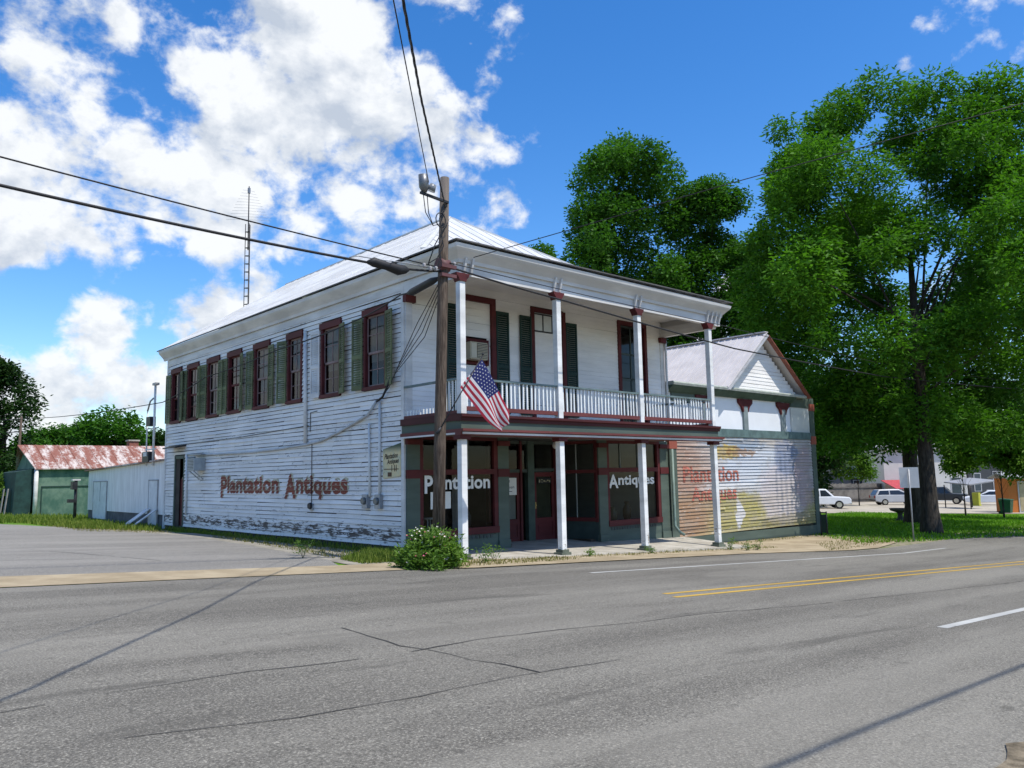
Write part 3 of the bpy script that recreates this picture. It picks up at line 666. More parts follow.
def roof():
    E_ = -.36; W_ = BW+.36; ze = 7.36; yb = 17.7; f0 = (E_, -2.64, 7.40); f1 = (W_, -2.64, 7.44); h0 = (.38, -.3, 7.84); h1 = (BW-.38, -.3, 7.84); A = (BW/2, 5.1, 11.16); B = (BW/2, yb, 11.12); l1 = (E_, yb, ze); r1 = (W_, yb, ze)
    mb = MB()
    mb.face([l1, f0, h0]); mb.face([l1, h0, A, B]); mb.face([h0, h1, A]); mb.face([f0, f1, h1, h0]); mb.face([f1, r1, h1]); mb.face([h1, r1, B, A])
    up = Vector((0, 0, .05))
    # raised seams down the left slope and the front hip
    e0 = Vector(l1); e1 = Vector((E_, -2.3, 7.38))
    for k in range(1, 33):
        y = yb-k*.61
        if y < -2.2: break
        z0 = 7.36+.02; top = 11.12 if y >= 5.1 else 11.16-(5.1-y)/(5.1+.3)*(11.16-7.84)
        tx = E_+(top-7.36)/(11.14-7.36)*(BW/2-E_)
        if tx-E_ > .2: mb.bar((E_+.02, y, z0), (tx, y, top+.01), .022, .03)
    for k in range(1, 16):
        x = .38+k*.64
        if x > BW-.45: break
        s = 1-abs(x-BW/2)/(BW/2-.38); mb.bar((x, -.28, 7.86), (x, -.3+s*5.4, 7.85+s*3.31), .022, .03)
    mb.bar(A, B, .16, .05); mb.bar(h0, A, .14, .05); mb.bar(h1, A, .14, .05)
    mb.build('roof', ROOFW, SHOP, fix=False)
    m = MB(); m.bar(l1, f0, .03, .035); m.bar(f0, f1, .03, .035); m.bar(f1, r1, .03, .035)
    m.build('roof_edge', plain('dark_drip_edge', (.10, .095, .09), .6, .3), SHOP)
    # crown moulding and frieze
    c = MB()
    prof = [(.0, 6.95), (.05, 6.95), (.07, 7.03), (.15, 7.12), (.23, 7.20), (.27, 7.25), (.29, 7.34), (.0, 7.34)]
    rows = [[(x-o if x < 1 else x+o, y-(o if y < 0 else 0), z) for o, z in prof] for x, y in ((-.05, BD+.3), (-.05, -2.32), (BW+.05, -2.32), (BW+.05, BD+.3))]
    for ra, rb in zip(rows[:-1], rows[1:]):
        for k in range(len(prof)): k2 = (k+1) % len(prof); c.face([ra[k], ra[k2], rb[k2], rb[k]])
    c.face(rows[0]); c.face(rows[-1])
    c.build('cornice', TRIMW, SHOP)
    c = MB(); c.box(-.05, BW+.05, -2.32, -2.16, 6.665, 6.985); c.box(-.045, .12, -2.16, -.02, 6.60, 6.935); c.box(BW-.12, BW+.045, -2.16, -.02, 6.60, 6.935)
    c.box(-.035, .02, .02, BD, 6.72, 6.935); c.build('frieze', TRIMW, SHOP)
    c = MB()
    for k in range(18): c.box(.0, BW-.0, -2.30+k*.128, -2.30+k*.128+.121, 7.14, 7.17)
    c.build('balcony_ceiling', WHITE2, SHOP)
    for x in (.18, 3.22, 6.58, 10.25, 10.7):
        for dx in (-.12, .1):
            b = MB(); b.prism([(-2.322, 6.70), (-2.36, 6.72), (-2.42, 6.9), (-2.46, 7.06), (-2.322, 7.06)], 'x', x+dx, x+dx+.06); b.build('bracket', TRIMW, SHOP)
roof()

PX = [-.02, 3.22, 6.58, 10.2]; PY = -2.34
def verandah():
    for i, x in enumerate(PX):
        m = MB(); m.box(x-.082, x+.082, PY-.082, PY+.082, 3.34, 6.50); m.build('balcony_post', POSTW, SHOP, .008)
        m = MB(); m.prism([(-.10, 6.48), (.10, 6.48), (.12, 6.54), (.19, 6.62), (.2, 6.672), (-.2, 6.672), (-.19, 6.62), (-.12, 6.54)], 'y', PY-.11, PY+.11)
        m.box(x-.0, x+.0, 0, 0, 0, 0) if False else None
        m.v = [(vx+x, vy, vz) for vx, vy, vz in m.v]; m.build('capital', RED, SHOP)
        g = wz(x, PY)
        lean = [0, .0, .01, .03][i]
        m = MB(); m.hexa([(x-.083+lean, PY-.083, g+.08), (x+.083+lean, PY-.083, g+.08), (x+.083+lean, PY+.083, g+.08), (x-.083+lean, PY+.083, g+.08), (x-.083, PY-.083, 2.76), (x+.083, PY-.083, 2.76), (x+.083, PY+.083, 2.76), (x-.083, PY+.083, 2.76)])
        m.build('porch_post', POSTW, SHOP, .008)
        m = MB(); m.box(x-.17, x+.17+lean, PY-.15, PY+.15, g-.06, g+.06); m.box(x-.12, x+.12+lean, PY-.12, PY+.12, g+.05, g+.13); m.build('post_base', plain('mossy_base', (.12, .135, .10), .9, .3), SHOP)
        m = MB(); m.box(x-.16, x+.16, PY-.13, PY+.12, 2.745, 2.84); m.build('capital', RED, SHOP)
    x0, x1 = -.16, 10.42
    m = MB(); m.prism([(-2.52, 3.33), (-2.52, 3.27), (-2.48, 3.24), (-2.47, 3.17), (-2.30, 3.17), (-2.30, 3.35)], 'x', x0, x1); m.box(x0, x0+.12, -2.30, -.02, 3.18, 3.345); m.box(x1-.12, x1, -2.3, 0, 3.18, 3.345); m.build('deck_edge', DECKRED, SHOP)
    m = MB(); m.box(x0+.05, x1-.05, -2.43, -2.28, 2.99, 3.172); m.box(x0+.05, x0+.15, -2.28, -.02, 2.99, 3.182); m.box(x1-.15, x1-.05, -2.28, 0, 2.99, 3.182); m.build('deck_fascia', SAGE, SHOP)
    m = MB(); m.prism([(-2.58, 2.985), (-2.58, 2.93), (-2.50, 2.915), (-2.49, 2.838), (-2.28, 2.838), (-2.28, 2.985)], 'x', x0-.02, x1+.08); m.box(x0, x0+.1, -2.28, -.02, 2.90, 2.985); m.build('porch_cornice', REDPINK, SHOP)
    m = MB(); m.box(x0+.02, x1, -2.535, -2.505, 2.86, 2.91); m.box(x0-.015, x0, -2.3, -.02, 2.86, 2.90); m.build('porch_trim', TRIMW, SHOP)
    m = MB()
    for k in range(20): m.box(x0+.1, x1-.1, -2.3+k*.115, -2.3+k*.115+.108, 3.28, 3.32)
    m.box(x0+.16, x1-.16, -2.27, -.02, 2.955, 2.98); m.build('deck', plain('worn_grey_deck', (.16, .14, .13), .8, .3), SHOP)
    # railing: faded sage handrail, white balusters, pinkish bottom rail
    rz = 4.20
    GR = plain('grey_green_rail', (.13, .18, .175), .6, .25); WB = plain('white_baluster_paint', (.72, .74, .72), .6, .12)
    def railing(h, b, lo):
        r = lo.build('railing', REDPINK, SHOP); h.build('handrail', GR, r)
        for q in b: q.build('baluster', WB, r)
    for xa, xb in ((PX[0]+.095, PX[1]-.095), (PX[1]+.095, PX[2]-.095), (PX[2]+.095, PX[3]-.095)):
        h = MB(); b = []; lo = MB()
        h.box(xa, xb, PY-.05, PY+.05, rz-.05, rz); lo.box(xa, xb, PY-.05, PY+.05, 3.42, 3.52)
        n = int((xb-xa)/.135)
        for k in range(n):
            x = xa+(k+.5)*(xb-xa)/n+random.uniform(-.012, .012)
            if random.random() < .05: continue
            t = random.uniform(-.012, .012); q = MB(); b.append(q)
            q.hexa([(x-.022, PY-.018, 3.52), (x+.022, PY-.018, 3.52), (x+.022, PY+.018, 3.52), (x-.022, PY+.018, 3.52), (x-.022+t, PY-.018, rz-.05), (x+.022+t, PY-.018, rz-.05), (x+.022+t, PY+.018, rz-.05), (x-.022+t, PY+.018, rz-.05)])
        railing(h, b, lo)
    for xx in (PX[0], PX[3]):
        h = MB(); b = []; lo = MB()
        h.box(xx-.045, xx+.045, PY+.095, -.04, rz-.05, rz); lo.box(xx-.04, xx+.04, PY+.095, -.04, 3.36, 3.43)
        for k in range(16):
            y = PY+.2+k*.132; q = MB(); b.append(q)
            if xx < 1: q.box(xx-.018, xx+.018, y-.02, y+.02, 3.43, 3.56 if k > 5 else rz-.05)
            else: q.box(xx-.018, xx+.018, y-.02, y+.02, 3.43, rz-.05)
        railing(h, b, lo)
verandah()

def balcony_openings():
    def frame(x0, x1, z1, t=.13):
        m = MB(); m.box(x0-t, x0, -.06, .08, 3.34, z1+t); m.box(x1, x1+t, -.06, .08, 3.34, z1+t); m.box(x0, x1, -.06, .08, z1, z1+t); return m.build('doorway', RED, SHOP)
    f = frame(1.95, 2.93, 6.74, .16); m = MB(); clap(m, ('y', .03), 1.95, 2.93, 3.34, 6.74, [(1.96, 2.80, 5.0, 5.64)], .2, .006, .002); m.build('infill_boards', WHITE2, f, fix=False)
    m = MB(); m.box(1.93, 2.83, -.03, .06, 4.96, 5.02); m.box(1.93, 2.83, -.03, .06, 5.60, 5.68); m.box(2.77, 2.83, -.03, .06, 5.02, 5.6); m.box(1.93, 1.98, -.03, .06, 5.02, 5.6); m.box(1.98, 2.77, .03, .06, 5.02, 5.6); m.build('vent_frame', RED, f)
    f = frame(4.62, 5.82, 6.74); m = MB(); clap(m, ('y', .03), 4.62, 5.82, 3.34, 6.16, (), .2, .006, .002); m.build('infill_boards', WHITE2, f, fix=False)
    m = MB(); m.box(4.62, 5.82, .02, .05, 6.16, 6.74); m.build('transom_board', plain('frosted_pane', (.55, .58, .58), .4, .08), f)
    m = MB()
    for z in (6.16, 6.68): m.box(4.62, 5.82, .0, .018, z, z+.035)
    for x in (4.64, 5.02, 5.41, 5.78): m.box(x, x+.03, .0, .018, 6.195, 6.68)
    m.build('transom_bar', DARK, f)
    f = frame(8.58, 9.82, 6.82); m = MB()
    for z in (3.42, 4.55, 5.0, 5.85, 6.78): m.box(8.58, 9.82, .05, .09, z-.03, z+.03)
    for x in (8.6, 9.2, 9.78): m.box(x-.025, x+.025, .05, .09, 3.4, 6.8)
    m.build('sash', plain('dull_green_sash', (.05, .07, .065), .5, .2), f)
    m = MB(); m.face([(8.58, .07, 3.4), (9.82, .07, 3.4), (9.82, .07, 6.8), (8.58, .07, 6.8)]); m.build('pane', GLASS, f)
    for x, d in ((1.78, -1), (3.10, 1), (4.48, -1), (5.96, 1)):
        shutter(SHOP, (x, 0), (d, 0), (0, -1), .47, 3.62, 6.56, .03, GREEN)
balcony_openings()

def air_con():
    t = thing('air_conditioner', 'tan window air conditioner sticking out of the boarded balcony doorway', 'air conditioner', (2.4, -.1, 5.04))
    m = MB(); m.box(1.94, 2.56, -.30, .02, 5.06, 5.54); m.build('cabinet', CREAM, t, .015)
    m = MB(); m.box(2.18, 2.53, -.312, -.302, 5.10, 5.50); m.build('grille_back', DARK, t)
    m = MB()
    for k in range(9): m.box(2.17, 2.54, -.325, -.314, 5.11+k*.043, 5.135+k*.043)
    m.build('grille', CREAM, t)
    m = MB(); m.box(1.97, 2.15, -.312, -.302, 5.1, 5.5); m.build('side_panel', plain('pale_tan_plastic', (.55, .50, .38), .5, .1), t)
air_con()

# ------------------------------------------------------------------ shop front
def pilaster(x0, x1, y=-.02):
    m = MB(); g = wz((x0+x1)/2, 0); m.box(x0, x1, y-.04, .14, g, 2.96); m.box(x0-.012, x1+.012, y-.07, .1, g, g+.22); m.build('pilaster', SAGE, SHOP)
    m = MB(); m.box(x0-.01, x1+.01, y-.06, .1, 1.86, 2.08); m.build('pilaster_block', RED, SHOP); m = MB(); m.box(x0-.02, x1+.02, y-.09, .1, 2.72, 2.86); m.build('pilaster_block', RED, SHOP)
for a, b in ((.02, .42), (3.08, 3.48), (7.27, 7.68), (10.42, 10.86)): pilaster(a, b)
def display(x0, x1, zs, muns):
    g = wz(x1, 0)-.05
    m = MB(); m.box(x0, x0+.11, -.05, .08, zs, 2.96); m.box(x1-.14, x1, -.05, .08, zs, 2.96); m.box(x0+.11, x1-.14, -.055, .08, 1.94, 2.08); m.box(x0+.11, x1-.14, -.05, .08, 2.86, 2.96); m.box(x0, x1, -.09, .08, zs-.18, zs)
    f = m.build('display_window', RED, SHOP)
    m = MB(); m.box(x0, x1, -.03, .08, g, zs-.18); m.box(x0+.05, x1-.05, -.05, -.03, g+.02, g+.09); m.build('kick_panel', SAGE, SHOP)
    m = MB(); n = int((x1-x0-.3)/.13)
    for k in range(n): 
        x = x0+.15+k*.13; m.box(x, x+.075, -.05, -.032, zs-.30, zs-.22)
    m.box(x0+.1, x1-.1, -.045, -.032, zs-.218, zs-.19); m.build('dentil_row', plain('dark_moulding', (.06, .07, .065), .7, .2), SHOP)
    m = MB(); m.face([(x0+.11, .03, zs), (x1-.14, .03, zs), (x1-.14, .03, 1.94), (x0+.11, .03, 1.94)]); m.face([(x0+.11, .03, 2.08), (x1-.14, .03, 2.08), (x1-.14, .03, 2.86), (x0+.11, .03, 2.86)]); m.build('pane', SHOPGLASS, f)
    m = MB()
    for x in muns: m.box(x-.02, x+.02, .0, .06, 2.08, 2.86); 
    m.build('transom_bar', plain('grey_transom_bar', (.12, .14, .13), .6, .2), f)
    return f
DL = display(.42, 3.08, .52, (1.15, 2.05)); DR = display(7.68, 10.42, .42, (8.4, 9.3))
def front_letters():
    bm = drop_cap(fit_text(text_bm('Plantation', .5, .014, .9, 1.02), 2.22, .36), 1.25)
    bm_obj(bm, 'lettering', WHITELET, DL, lambda u, v: (.62+u, .022, 1.57+v))
    bm = drop_cap(fit_text(text_bm('Antiques', .5, .014, .9, 1.02), 2.35, .32), 1.3)
    bm_obj(bm, 'lettering', WHITELET, DR, lambda u, v: (7.82+u, .022, 1.54+v))
front_letters()

def recess():
    y = 1.4; zt = 2.96
    def post(x0, x1, mat): m = MB(); m.box(x0, x1, y-.08, y+.08, wz(x0, 0)-.05, zt); m.build('door_post', mat, SHOP)
    post(5.52, 5.80, plain('dark_sage', (.05, .075, .06), .6, .25)); post(6.72, 6.84, RED); post(3.93, 4.06, RED); post(5.2, 5.28, RED)
    # glazed cheeks of the entry
    def cheek(xa, xb):
        d = Vector((xb-xa, y, 0)); P = lambda t, z, o=0: (xa+(xb-xa)*t, y*t, z)
        m = MB()
        m.bar(P(0, 1.98), P(1, 1.98), .07, .11); m.bar(P(0, .48), P(1, .48), .09, .12); m.bar(P(0, 2.9), P(1, 2.9), .07, .1); m.bar(P(.03, .4), P(.03, 2.95), .1, .07, (1, 0, 0)); m.bar(P(.97, .4), P(.97, 2.95), .1, .07, (1, 0, 0))
        f = m.build('side_display_window', RED, SHOP)
        m = MB(); m.hexa([P(0, -.25), P(1, -.25), (P(1, 0)[0]+.05, P(1, 0)[1], -.25), (P(0, 0)[0]+.05, 0, -.25), P(0, .44), P(1, .44), (P(1, 0)[0]+.05, P(1, 0)[1], .44), (P(0, 0)[0]+.05, 0, .44)]); m.build('kick_panel', plain('dark_green_panel', (.035, .055, .05), .6, .2), f)
        m = MB(); m.face([P(0, .5), P(1, .5), P(1, 2.9), P(0, 2.9)]); m.build('pane', SHOPGLASS, f)
        m = MB(); m.bar(P(.5, .5), P(.5, 2.9), .03, .03, (1, 0, 0)); m.build('glazing_bar', plain('pale_glazing_bar', (.3, .33, .32), .6, .1), f)
    cheek(3.48, 3.95); cheek(7.27, 6.84)
    m = MB(); m.box(4.06, 5.52, y-.05, y+.05, 1.98, 2.08); m.box(5.8, 6.72, y-.05, y+.05, 2.0, 2.1); m.box(3.95, 6.84, y-.05, y+.05, 2.86, 2.96); m.build('transom_rail', plain('dark_sage_rail', (.045, .06, .05), .6, .2), SHOP)
    m = MB(); m.face([(4.06, y, 2.08), (6.84, y, 2.08), (6.84, y, 2.88), (4.06, y, 2.88)]); m.build('transom_pane', SHOPGLASS, SHOP)
    def door(x0, x1, panel, lab):
        g = wz(x0, 0)-.01
        m = MB(); m.box(x0, x0+.12, y-.03, y+.03, g, 1.98); m.box(x1-.12, x1, y-.03, y+.03, g, 1.98); m.box(x0+.12, x1-.12, y-.03, y+.03, 1.84, 1.98); m.box(x0+.12, x1-.12, y-.03, y+.03, g, g+.16); m.box(x0+.12, x1-.12, y-.03, y+.03, .42, .56)
        m.box(x0+.12, x1-.12, y-.01, y+.02, g+.16, .42); m.box(x0+.2, x1-.2, y-.025, y-.01, g+.24, .34)
        d = m.build('door', RED, SHOP); d['label'] = lab
        m = MB(); m.face([(x0+.12, y-.005, .56), (x1-.12, y-.005, .56), (x1-.12, y-.005, 1.84), (x0+.12, y-.005, 1.84)]); m.build('pane', SHOPGLASS, d)
        m = MB(); m.box(x0+.14, x1-.14, y+.02, y+.03, .57, 1.83); m.build('blind', panel, d)
        m = MB(); m.tube([(x0+.07, y-.06, .95), (x0+.07, y-.03, .95)], .03, 8); m.box(x0+.05, x0+.09, y-.04, y-.03, .85, 1.05); m.build('handle', plain('dull_brass', (.35, .26, .1), .35, .2, 3, .5, .8), d)
    door(4.2, 5.2, PALEBOARD, 'red shop door with a pale board behind its glass'); door(5.8, 6.72, OLIVEBOARD, 'red shop door with an olive blind behind its glass')
    # house-number strip over the right door, and its writing
    t = thing('door_sign', 'small black strip with worn pale marks on the right shop door', 'sign', (6.2, y-.05, 1.7))
    m = MB(); m.box(5.97, 6.56, y-.05, y-.035, 1.62, 1.80); m.build('plate', INK, t); 
    gold = plain('worn_gold_marks', (.40, .35, .2), .5, .3)
    for a, w, z, h in ((6.02, .05, 1.66, .09), (6.11, .07, 1.73, .025), (6.12, .06, 1.66, .02), (6.22, .05, 1.67, .06), (6.31, .03, 1.66, .05), (6.38, .06, 1.70, .04), (6.47, .04, 1.66, .07)): m = MB(); m.box(a, a+w, y-.056, y-.0505, z, z+h); m.build('worn_mark', gold, t)
    # lamp globe under the balcony
    t = thing('porch_lamp', 'round white glass lamp under the balcony floor by the shop doors', 'lamp', (5.55, .1, 2.78))
    m = MB(); m.lathe([(.02, .03), (.07, .0), (.105, -.06), (.11, -.11), (.08, -.17), (.02, -.2)], 5.55, .1, 2.86); m.build('globe', plain('opal_glass', (.62, .6, .56), .3, .05), t)
    m = MB(); m.lathe([(.06, .0), (.05, .08)], 5.55, .1, 2.88); m.build('holder', DARK, t)
    # interior of the shop
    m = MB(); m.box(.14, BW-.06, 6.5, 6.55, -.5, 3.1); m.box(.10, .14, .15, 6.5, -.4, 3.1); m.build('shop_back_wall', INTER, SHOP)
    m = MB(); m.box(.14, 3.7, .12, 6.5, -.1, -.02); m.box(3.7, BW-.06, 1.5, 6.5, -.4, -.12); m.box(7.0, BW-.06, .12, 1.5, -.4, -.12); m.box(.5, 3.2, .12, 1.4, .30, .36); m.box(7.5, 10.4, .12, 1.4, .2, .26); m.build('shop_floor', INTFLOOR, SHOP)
    m = MB(); n = 30
    for x0, x1, yy in ((1.75, 2.25, .3), (8.0, 8.25, .5)):
        for k in range(n):
            xa = x0+(x1-x0)*k/n; xb = x0+(x1-x0)*(k+1)/n; w = lambda q: yy+.03*math.sin(q*40)
            m.face([(xa, w(xa), .36), (xb, w(xb), .36), (xb, w(xb), 1.95), (xa, w(xa), 1.95)])
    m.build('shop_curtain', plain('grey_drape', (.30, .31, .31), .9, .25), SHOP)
recess()

def papers():
    t = tag(MB_sheet('poster', [(.80, .015, 1.06), (1.46, .015, 1.06), (1.46, .015, 1.50), (.80, .015, 1.50)], PAPER), 'blank white sheet taped inside the left shop window below the lettering', 'poster')
    t = thing('open_sign', 'white paper sign with handwriting on the left shop door', 'sign', (4.85, 1.36, 1.5))
    m = MB(); m.box(4.5, 5.06, 1.355, 1.36, 1.30, 1.82); m.build('sheet', PAPER, t)
    for a, z, w, h in ((4.62, 1.67, .03, .08), (4.67, 1.67, .035, .07), (4.73, 1.68, .04, .08), (4.62, 1.39, .05, .04), (4.70, 1.40, .17, .018)): m = MB(); m.box(a, a+w, 1.349, 1.354, z, z+h); m.build('pen_stroke', INK, t)
    for txt, z, w, x in (('Open', 1.50, .38, 4.58),):
        bm = fit_text(text_bm(txt, .1), w, .09); bm_obj(bm, 'lettering', INK, t, lambda u, v, x=x, z=z: (x+u, 1.352, z+v))
    t = thing('antique_chair', 'white-legged stool behind the left shop window', 'stool', (1.1, .5, .36))
    m = MB()
    for dx in (-.14, .14):
        for dy in (-.12, .12): m.tube([(1.1+dx, .5+dy, .36), (1.1+dx*.8, .5+dy*.8, .78)], .02, 6)
    m.build('leg', WHITELET, t); m = MB(); m.lathe([(.19, 0), (.2, .02), (.19, .04)], 1.1, .5, .78); m.build('seat', WHITELET, t)
    for x, y, h, c, lab in ((8.6, .55, .55, (.20, .16, .10), 'tan crock standing in the right shop window'), (8.05, .5, .3, (.3, .3, .28), 'pale jar standing low in the right shop window'), (9.5, .7, .7, (.12, .08, .05), 'tall brown vase standing in the right shop window'), (2.6, .8, .7, (.1, .1, .11), 'dark vase standing in the left shop window')):
        z = .26 if x > 5 else .36
        m = MB(); m.lathe([(.08, 0), (.14, h*.3), (.15, h*.6), (.07, h*.85), (.09, h)], x, y, z); tag(m.build('crock', plain('glazed_crock', c, .3, .2), None), lab, 'crock')
def MB_sheet(name, pts, mat):
    m = MB(); n = (Vector(pts[1])-Vector(pts[0])).cross(Vector(pts[3])-Vector(pts[0])).normalized()*.004
    m.hexa([*pts, *[Vector(p)+n for p in pts]]) if False else m.hexa([pts[0], pts[1], Vector(pts[1])+n, Vector(pts[0])+n, pts[3], pts[2], Vector(pts[2])+n, Vector(pts[3])+n]); return m.build(name, mat)


papers()
def wall_fixtures():
    # faded hand-painted sign near the corner
    t = thing('wall_sign', 'faded buff painted board sign with dark script by the corner of the shop', 'sign', (-.04, .5, 1.87))
    ms = Mat('faded_sign_paint', .7, .2); n = ms.noise(4, 6, .65); n2 = ms.noise(9, 6, .6); X = ms.xyz()
    c = ms.mix(ms.ramp(n, .4, .62), (.66, .54, .30), (.52, .50, .34)); c = ms.mix(ms.ramp(X[2], .62, .86), c, (.07, .10, .06)); c = ms.mix(ms.ramp(n2, .60, .70, 0, .7), c, (.22, .15, .09))
    ms.color(c)
    m = MB(); m.hexa([(-.03, .93, 1.87), (-.03, .12, 1.93), (-.055, .12, 1.93), (-.055, .93, 1.87), (-.03, .93, 2.63), (-.03, .12, 2.77), (-.055, .12, 2.77), (-.055, .93, 2.63)]); m.build('board', ms.m, t)
    for txt, z, w, y, h in (('Plantation', 2.37, .62, .86, .13), ('Antiques', 2.24, .55, .74, .12)):
        bm = fit_text(text_bm(txt, .1, .003, shear=.3), w, h); bm_obj(bm, 'lettering', plain('dark_brown_script', (.07, .05, .03), .7, .3), t, lambda u, v, y=y, z=z: (-.058, y-u, z+v+u*.06))
    m = MB()
    for k, y in enumerate((.50, .38, .30)): m.box(-.060, -.0565, y, y+.025, 2.05, 2.22)
    m.box(-.060, -.0565, .2, .88, 2.10, 2.12); m.box(-.060, -.0565, .52, .70, 1.92, 2.03); m.build('painted_mark', plain('brown_figure_paint', (.10, .055, .03), .7, .3), t)
    for y, z, lab in ((1.72, 1.26, 'grey electric meter on the clapboards, left of the pair below the conduits'), (1.1, 1.26, 'grey electric meter on the clapboards, right of the pair below the conduits'), (4.78, 1.08, 'lone round meter on the clapboards below the painted shop name')):
        t = thing('electric_meter', lab, 'meter', (-.05, y, z), 'electric meters on the side wall')
        m = MB(); m.box(-.13, -.02, y-.13, y+.13, z-.17, z+.2) if y < 3 else m.box(-.06, -.02, y-.09, y+.09, z-.1, z+.1); m.build('box', GREYMET, t, .01)
        m = MB(); xx = -.13 if y < 3 else -.06
        m.tube([(xx, y, z+.03), (xx-.07, y, z+.03)], [.10, .085], 14); m.build('dial', plain('meter_glass', (.12, .13, .13), .2, .1, 3, .6) if y < 3 else DARK, t)
    for y, z, w, h, lab, c in ((14.3, 2.64, .62, .40, 'blue-grey vent panel on the clapboards beside the rear side door', (.12, .16, .20)), (13.35, 2.52, .72, .46, 'boxy air conditioner jutting from the clapboards near the rear side door', (.35, .38, .38))):
        t = thing('air_conditioner', lab, 'air conditioner', (-.05, y, z))
        dp = .05 if c[0] < .2 else .42
        m = MB(); m.box(-.02-dp, -.02, y-w/2, y+w/2, z-h/2, z+h/2); m.build('cabinet', plain('ac_paint', c, .5, .2), t, .012)
        m = MB()
        for k in range(7): m.box(-.024-dp, -.02-dp, y-w*.42, y+w*.42, z-h*.38+k*h*.12, z-h*.38+k*h*.12+.02)
        m.build('grille', DARK, t)
        if dp > .1:
            m = MB(); m.bar((-.03, y-.2, z-.55), (-.4, y-.2, z-h/2), .03, .03); m.bar((-.03, y+.2, z-.55), (-.4, y+.2, z-h/2), .03, .03); m.build('bracket', GREYMET, t)
            m = MB(); m.box(-.25, -.02, y-.5, y+.5, z+.36, z+.39); m.build('rain_hood', GREYMET, t)
wall_fixtures()

# ------------------------------------------------------------------ annex with the gable
AX = thing('annex_building', 'low gabled shop annex with a faded landscape mural on its clapboard front', 'building', (0, 0, 0))
def mural():
    m = Mat('faded_mural', .75, .2); X = m.xyz(); x = X[0]; z = X[2]
    w = m.noise(1.3, 5, .6); w2 = m.noise(2.6, 6, .65, m.map((1, 1, 1.6))); wx = m.math('ADD', x, m.math('MULTIPLY_ADD', w, 1.6, -.8)); wz_ = m.math('ADD', z, m.math('MULTIPLY_ADD', w2, .8, -.4))
    def blob(cx, cz, rx, rz, soft=.2):
        d = m.math('SQRT', m.math('ADD', m.math('POWER', m.math('ABSOLUTE', m.math('MULTIPLY', m.math('SUBTRACT', wx, cx), 1/rx)), 2.), m.math('POWER', m.math('ABSOLUTE', m.math('MULTIPLY', m.math('SUBTRACT', wz_, cz), 1/rz)), 2.)))
        return m.ramp(d, 1+soft, 1-soft)
    c = (.58, .55, .52)
    c = m.mix(m.ramp(wz_, 1.25, .95), c, (.44, .39, .15))            # straw-yellow field
    c = m.mix(m.math('MULTIPLY', blob(11.7, 1.0, 1.9, 2.4, .5), .85), c, (.40, .23, .155))     # brick red
    c = m.mix(m.math('MULTIPLY', blob(16.6, 2.0, 2.5, .95), .95), c, (.62, .68, .76))   # pale sky and porch
    c = m.mix(m.math('MULTIPLY', blob(15.6, 1.35, 2.6, .16, .3), .8), c, (.78, .80, .82))
    c = m.mix(m.math('MULTIPLY', blob(15.2, 2.95, 2.2, .22), .85), c, (.27, .36, .47))
    c = m.mix(m.math('MULTIPLY', blob(14.6, 2.65, .8, .3), .9), c, (.55, .40, .10))
    c = m.mix(m.math('MULTIPLY', blob(15.5, 2.62, 1.2, .12), .8), c, (.33, .19, .09))
    c = m.mix(m.math('MULTIPLY', blob(18.7, 1.0, 2.0, 1.25), .8), c, (.62, .56, .58))  # pinkish house
    c = m.mix(m.math('MULTIPLY', blob(18.9, 2.4, 1.0, .75), .85), c, (.22, .28, .42))
    grid = m.math('MULTIPLY', m.ramp(m.math('ABSOLUTE', m.math('SUBTRACT', m.math('FRACT', m.math('MULTIPLY', x, 2.6)), .5)), .20, .30), blob(19, 1.2, 1.1, 1.6))
    c = m.mix(m.math('MULTIPLY', grid, m.ramp(w2, .4, .6, .15, .6)), c, (.13, .17, .24))
    c = m.mix(m.math('MULTIPLY', blob(20.4, 1.6, .7, 1.4), .6), c, (.46, .33, .36))
    c = m.mix(m.math('MULTIPLY', blob(15.2, .3, .28, .55), .9), c, (.74, .74, .76))
    c = m.mix(m.math('MULTIPLY', blob(19, -.15, 2.2, .28), .6), c, (.24, .20, .09))
    n = m.noise(6, 8, .7, m.map((.5, 1, 2.2))); n2 = m.noise(1.4, 6, .6, m.map((.6, 1, 3)))
    c = m.mix(m.ramp(n, .56, .72, 0, .55), c, (.60, .57, .50)); c = m.mix(m.ramp(n2, .6, .75, 0, .5), c, (.30, .26, .2))
    c = m.mix(1.0, c, (.74, .73, .72), 'MULTIPLY'); n5 = m.noise(.9, 7, .65, m.map((1, 1, 1.6), (4, 1, 2))); c = m.mix(m.ramp(n5, .52, .68, 0, .5), c, (.26, .23, .19))
    rowm = m.math('FLOOR', m.math('MULTIPLY', m.math('ADD', z, .34), 29/3.54)); wn = m.N.new('ShaderNodeTexWhiteNoise'); wn.noise_dimensions = '2D'; cb = m.N.new('ShaderNodeCombineXYZ'); m.L.new(rowm, cb.inputs[0]); m.L.new(m.math('FLOOR', m.math('MULTIPLY_ADD', x, .3, m.math('MULTIPLY', rowm, .41))), cb.inputs[1]); m.L.new(cb.outputs[0], wn.inputs['Vector'])
    c = m.mix(m.ramp(wn.outputs['Value'], .4, 1., 0, .38, False), c, (.33, .29, .24)); fl = m.noise(11, 6, .75, m.map((.35, 1, 3))); c = m.mix(m.ramp(fl, .58, .66, 0, .7), c, (.62, .60, .56)); c = m.mix(m.ramp(fl, .40, .34, 0, .6), c, (.14, .11, .085))
    return m.color(c).m
MURAL = mural(); CW = 4.66
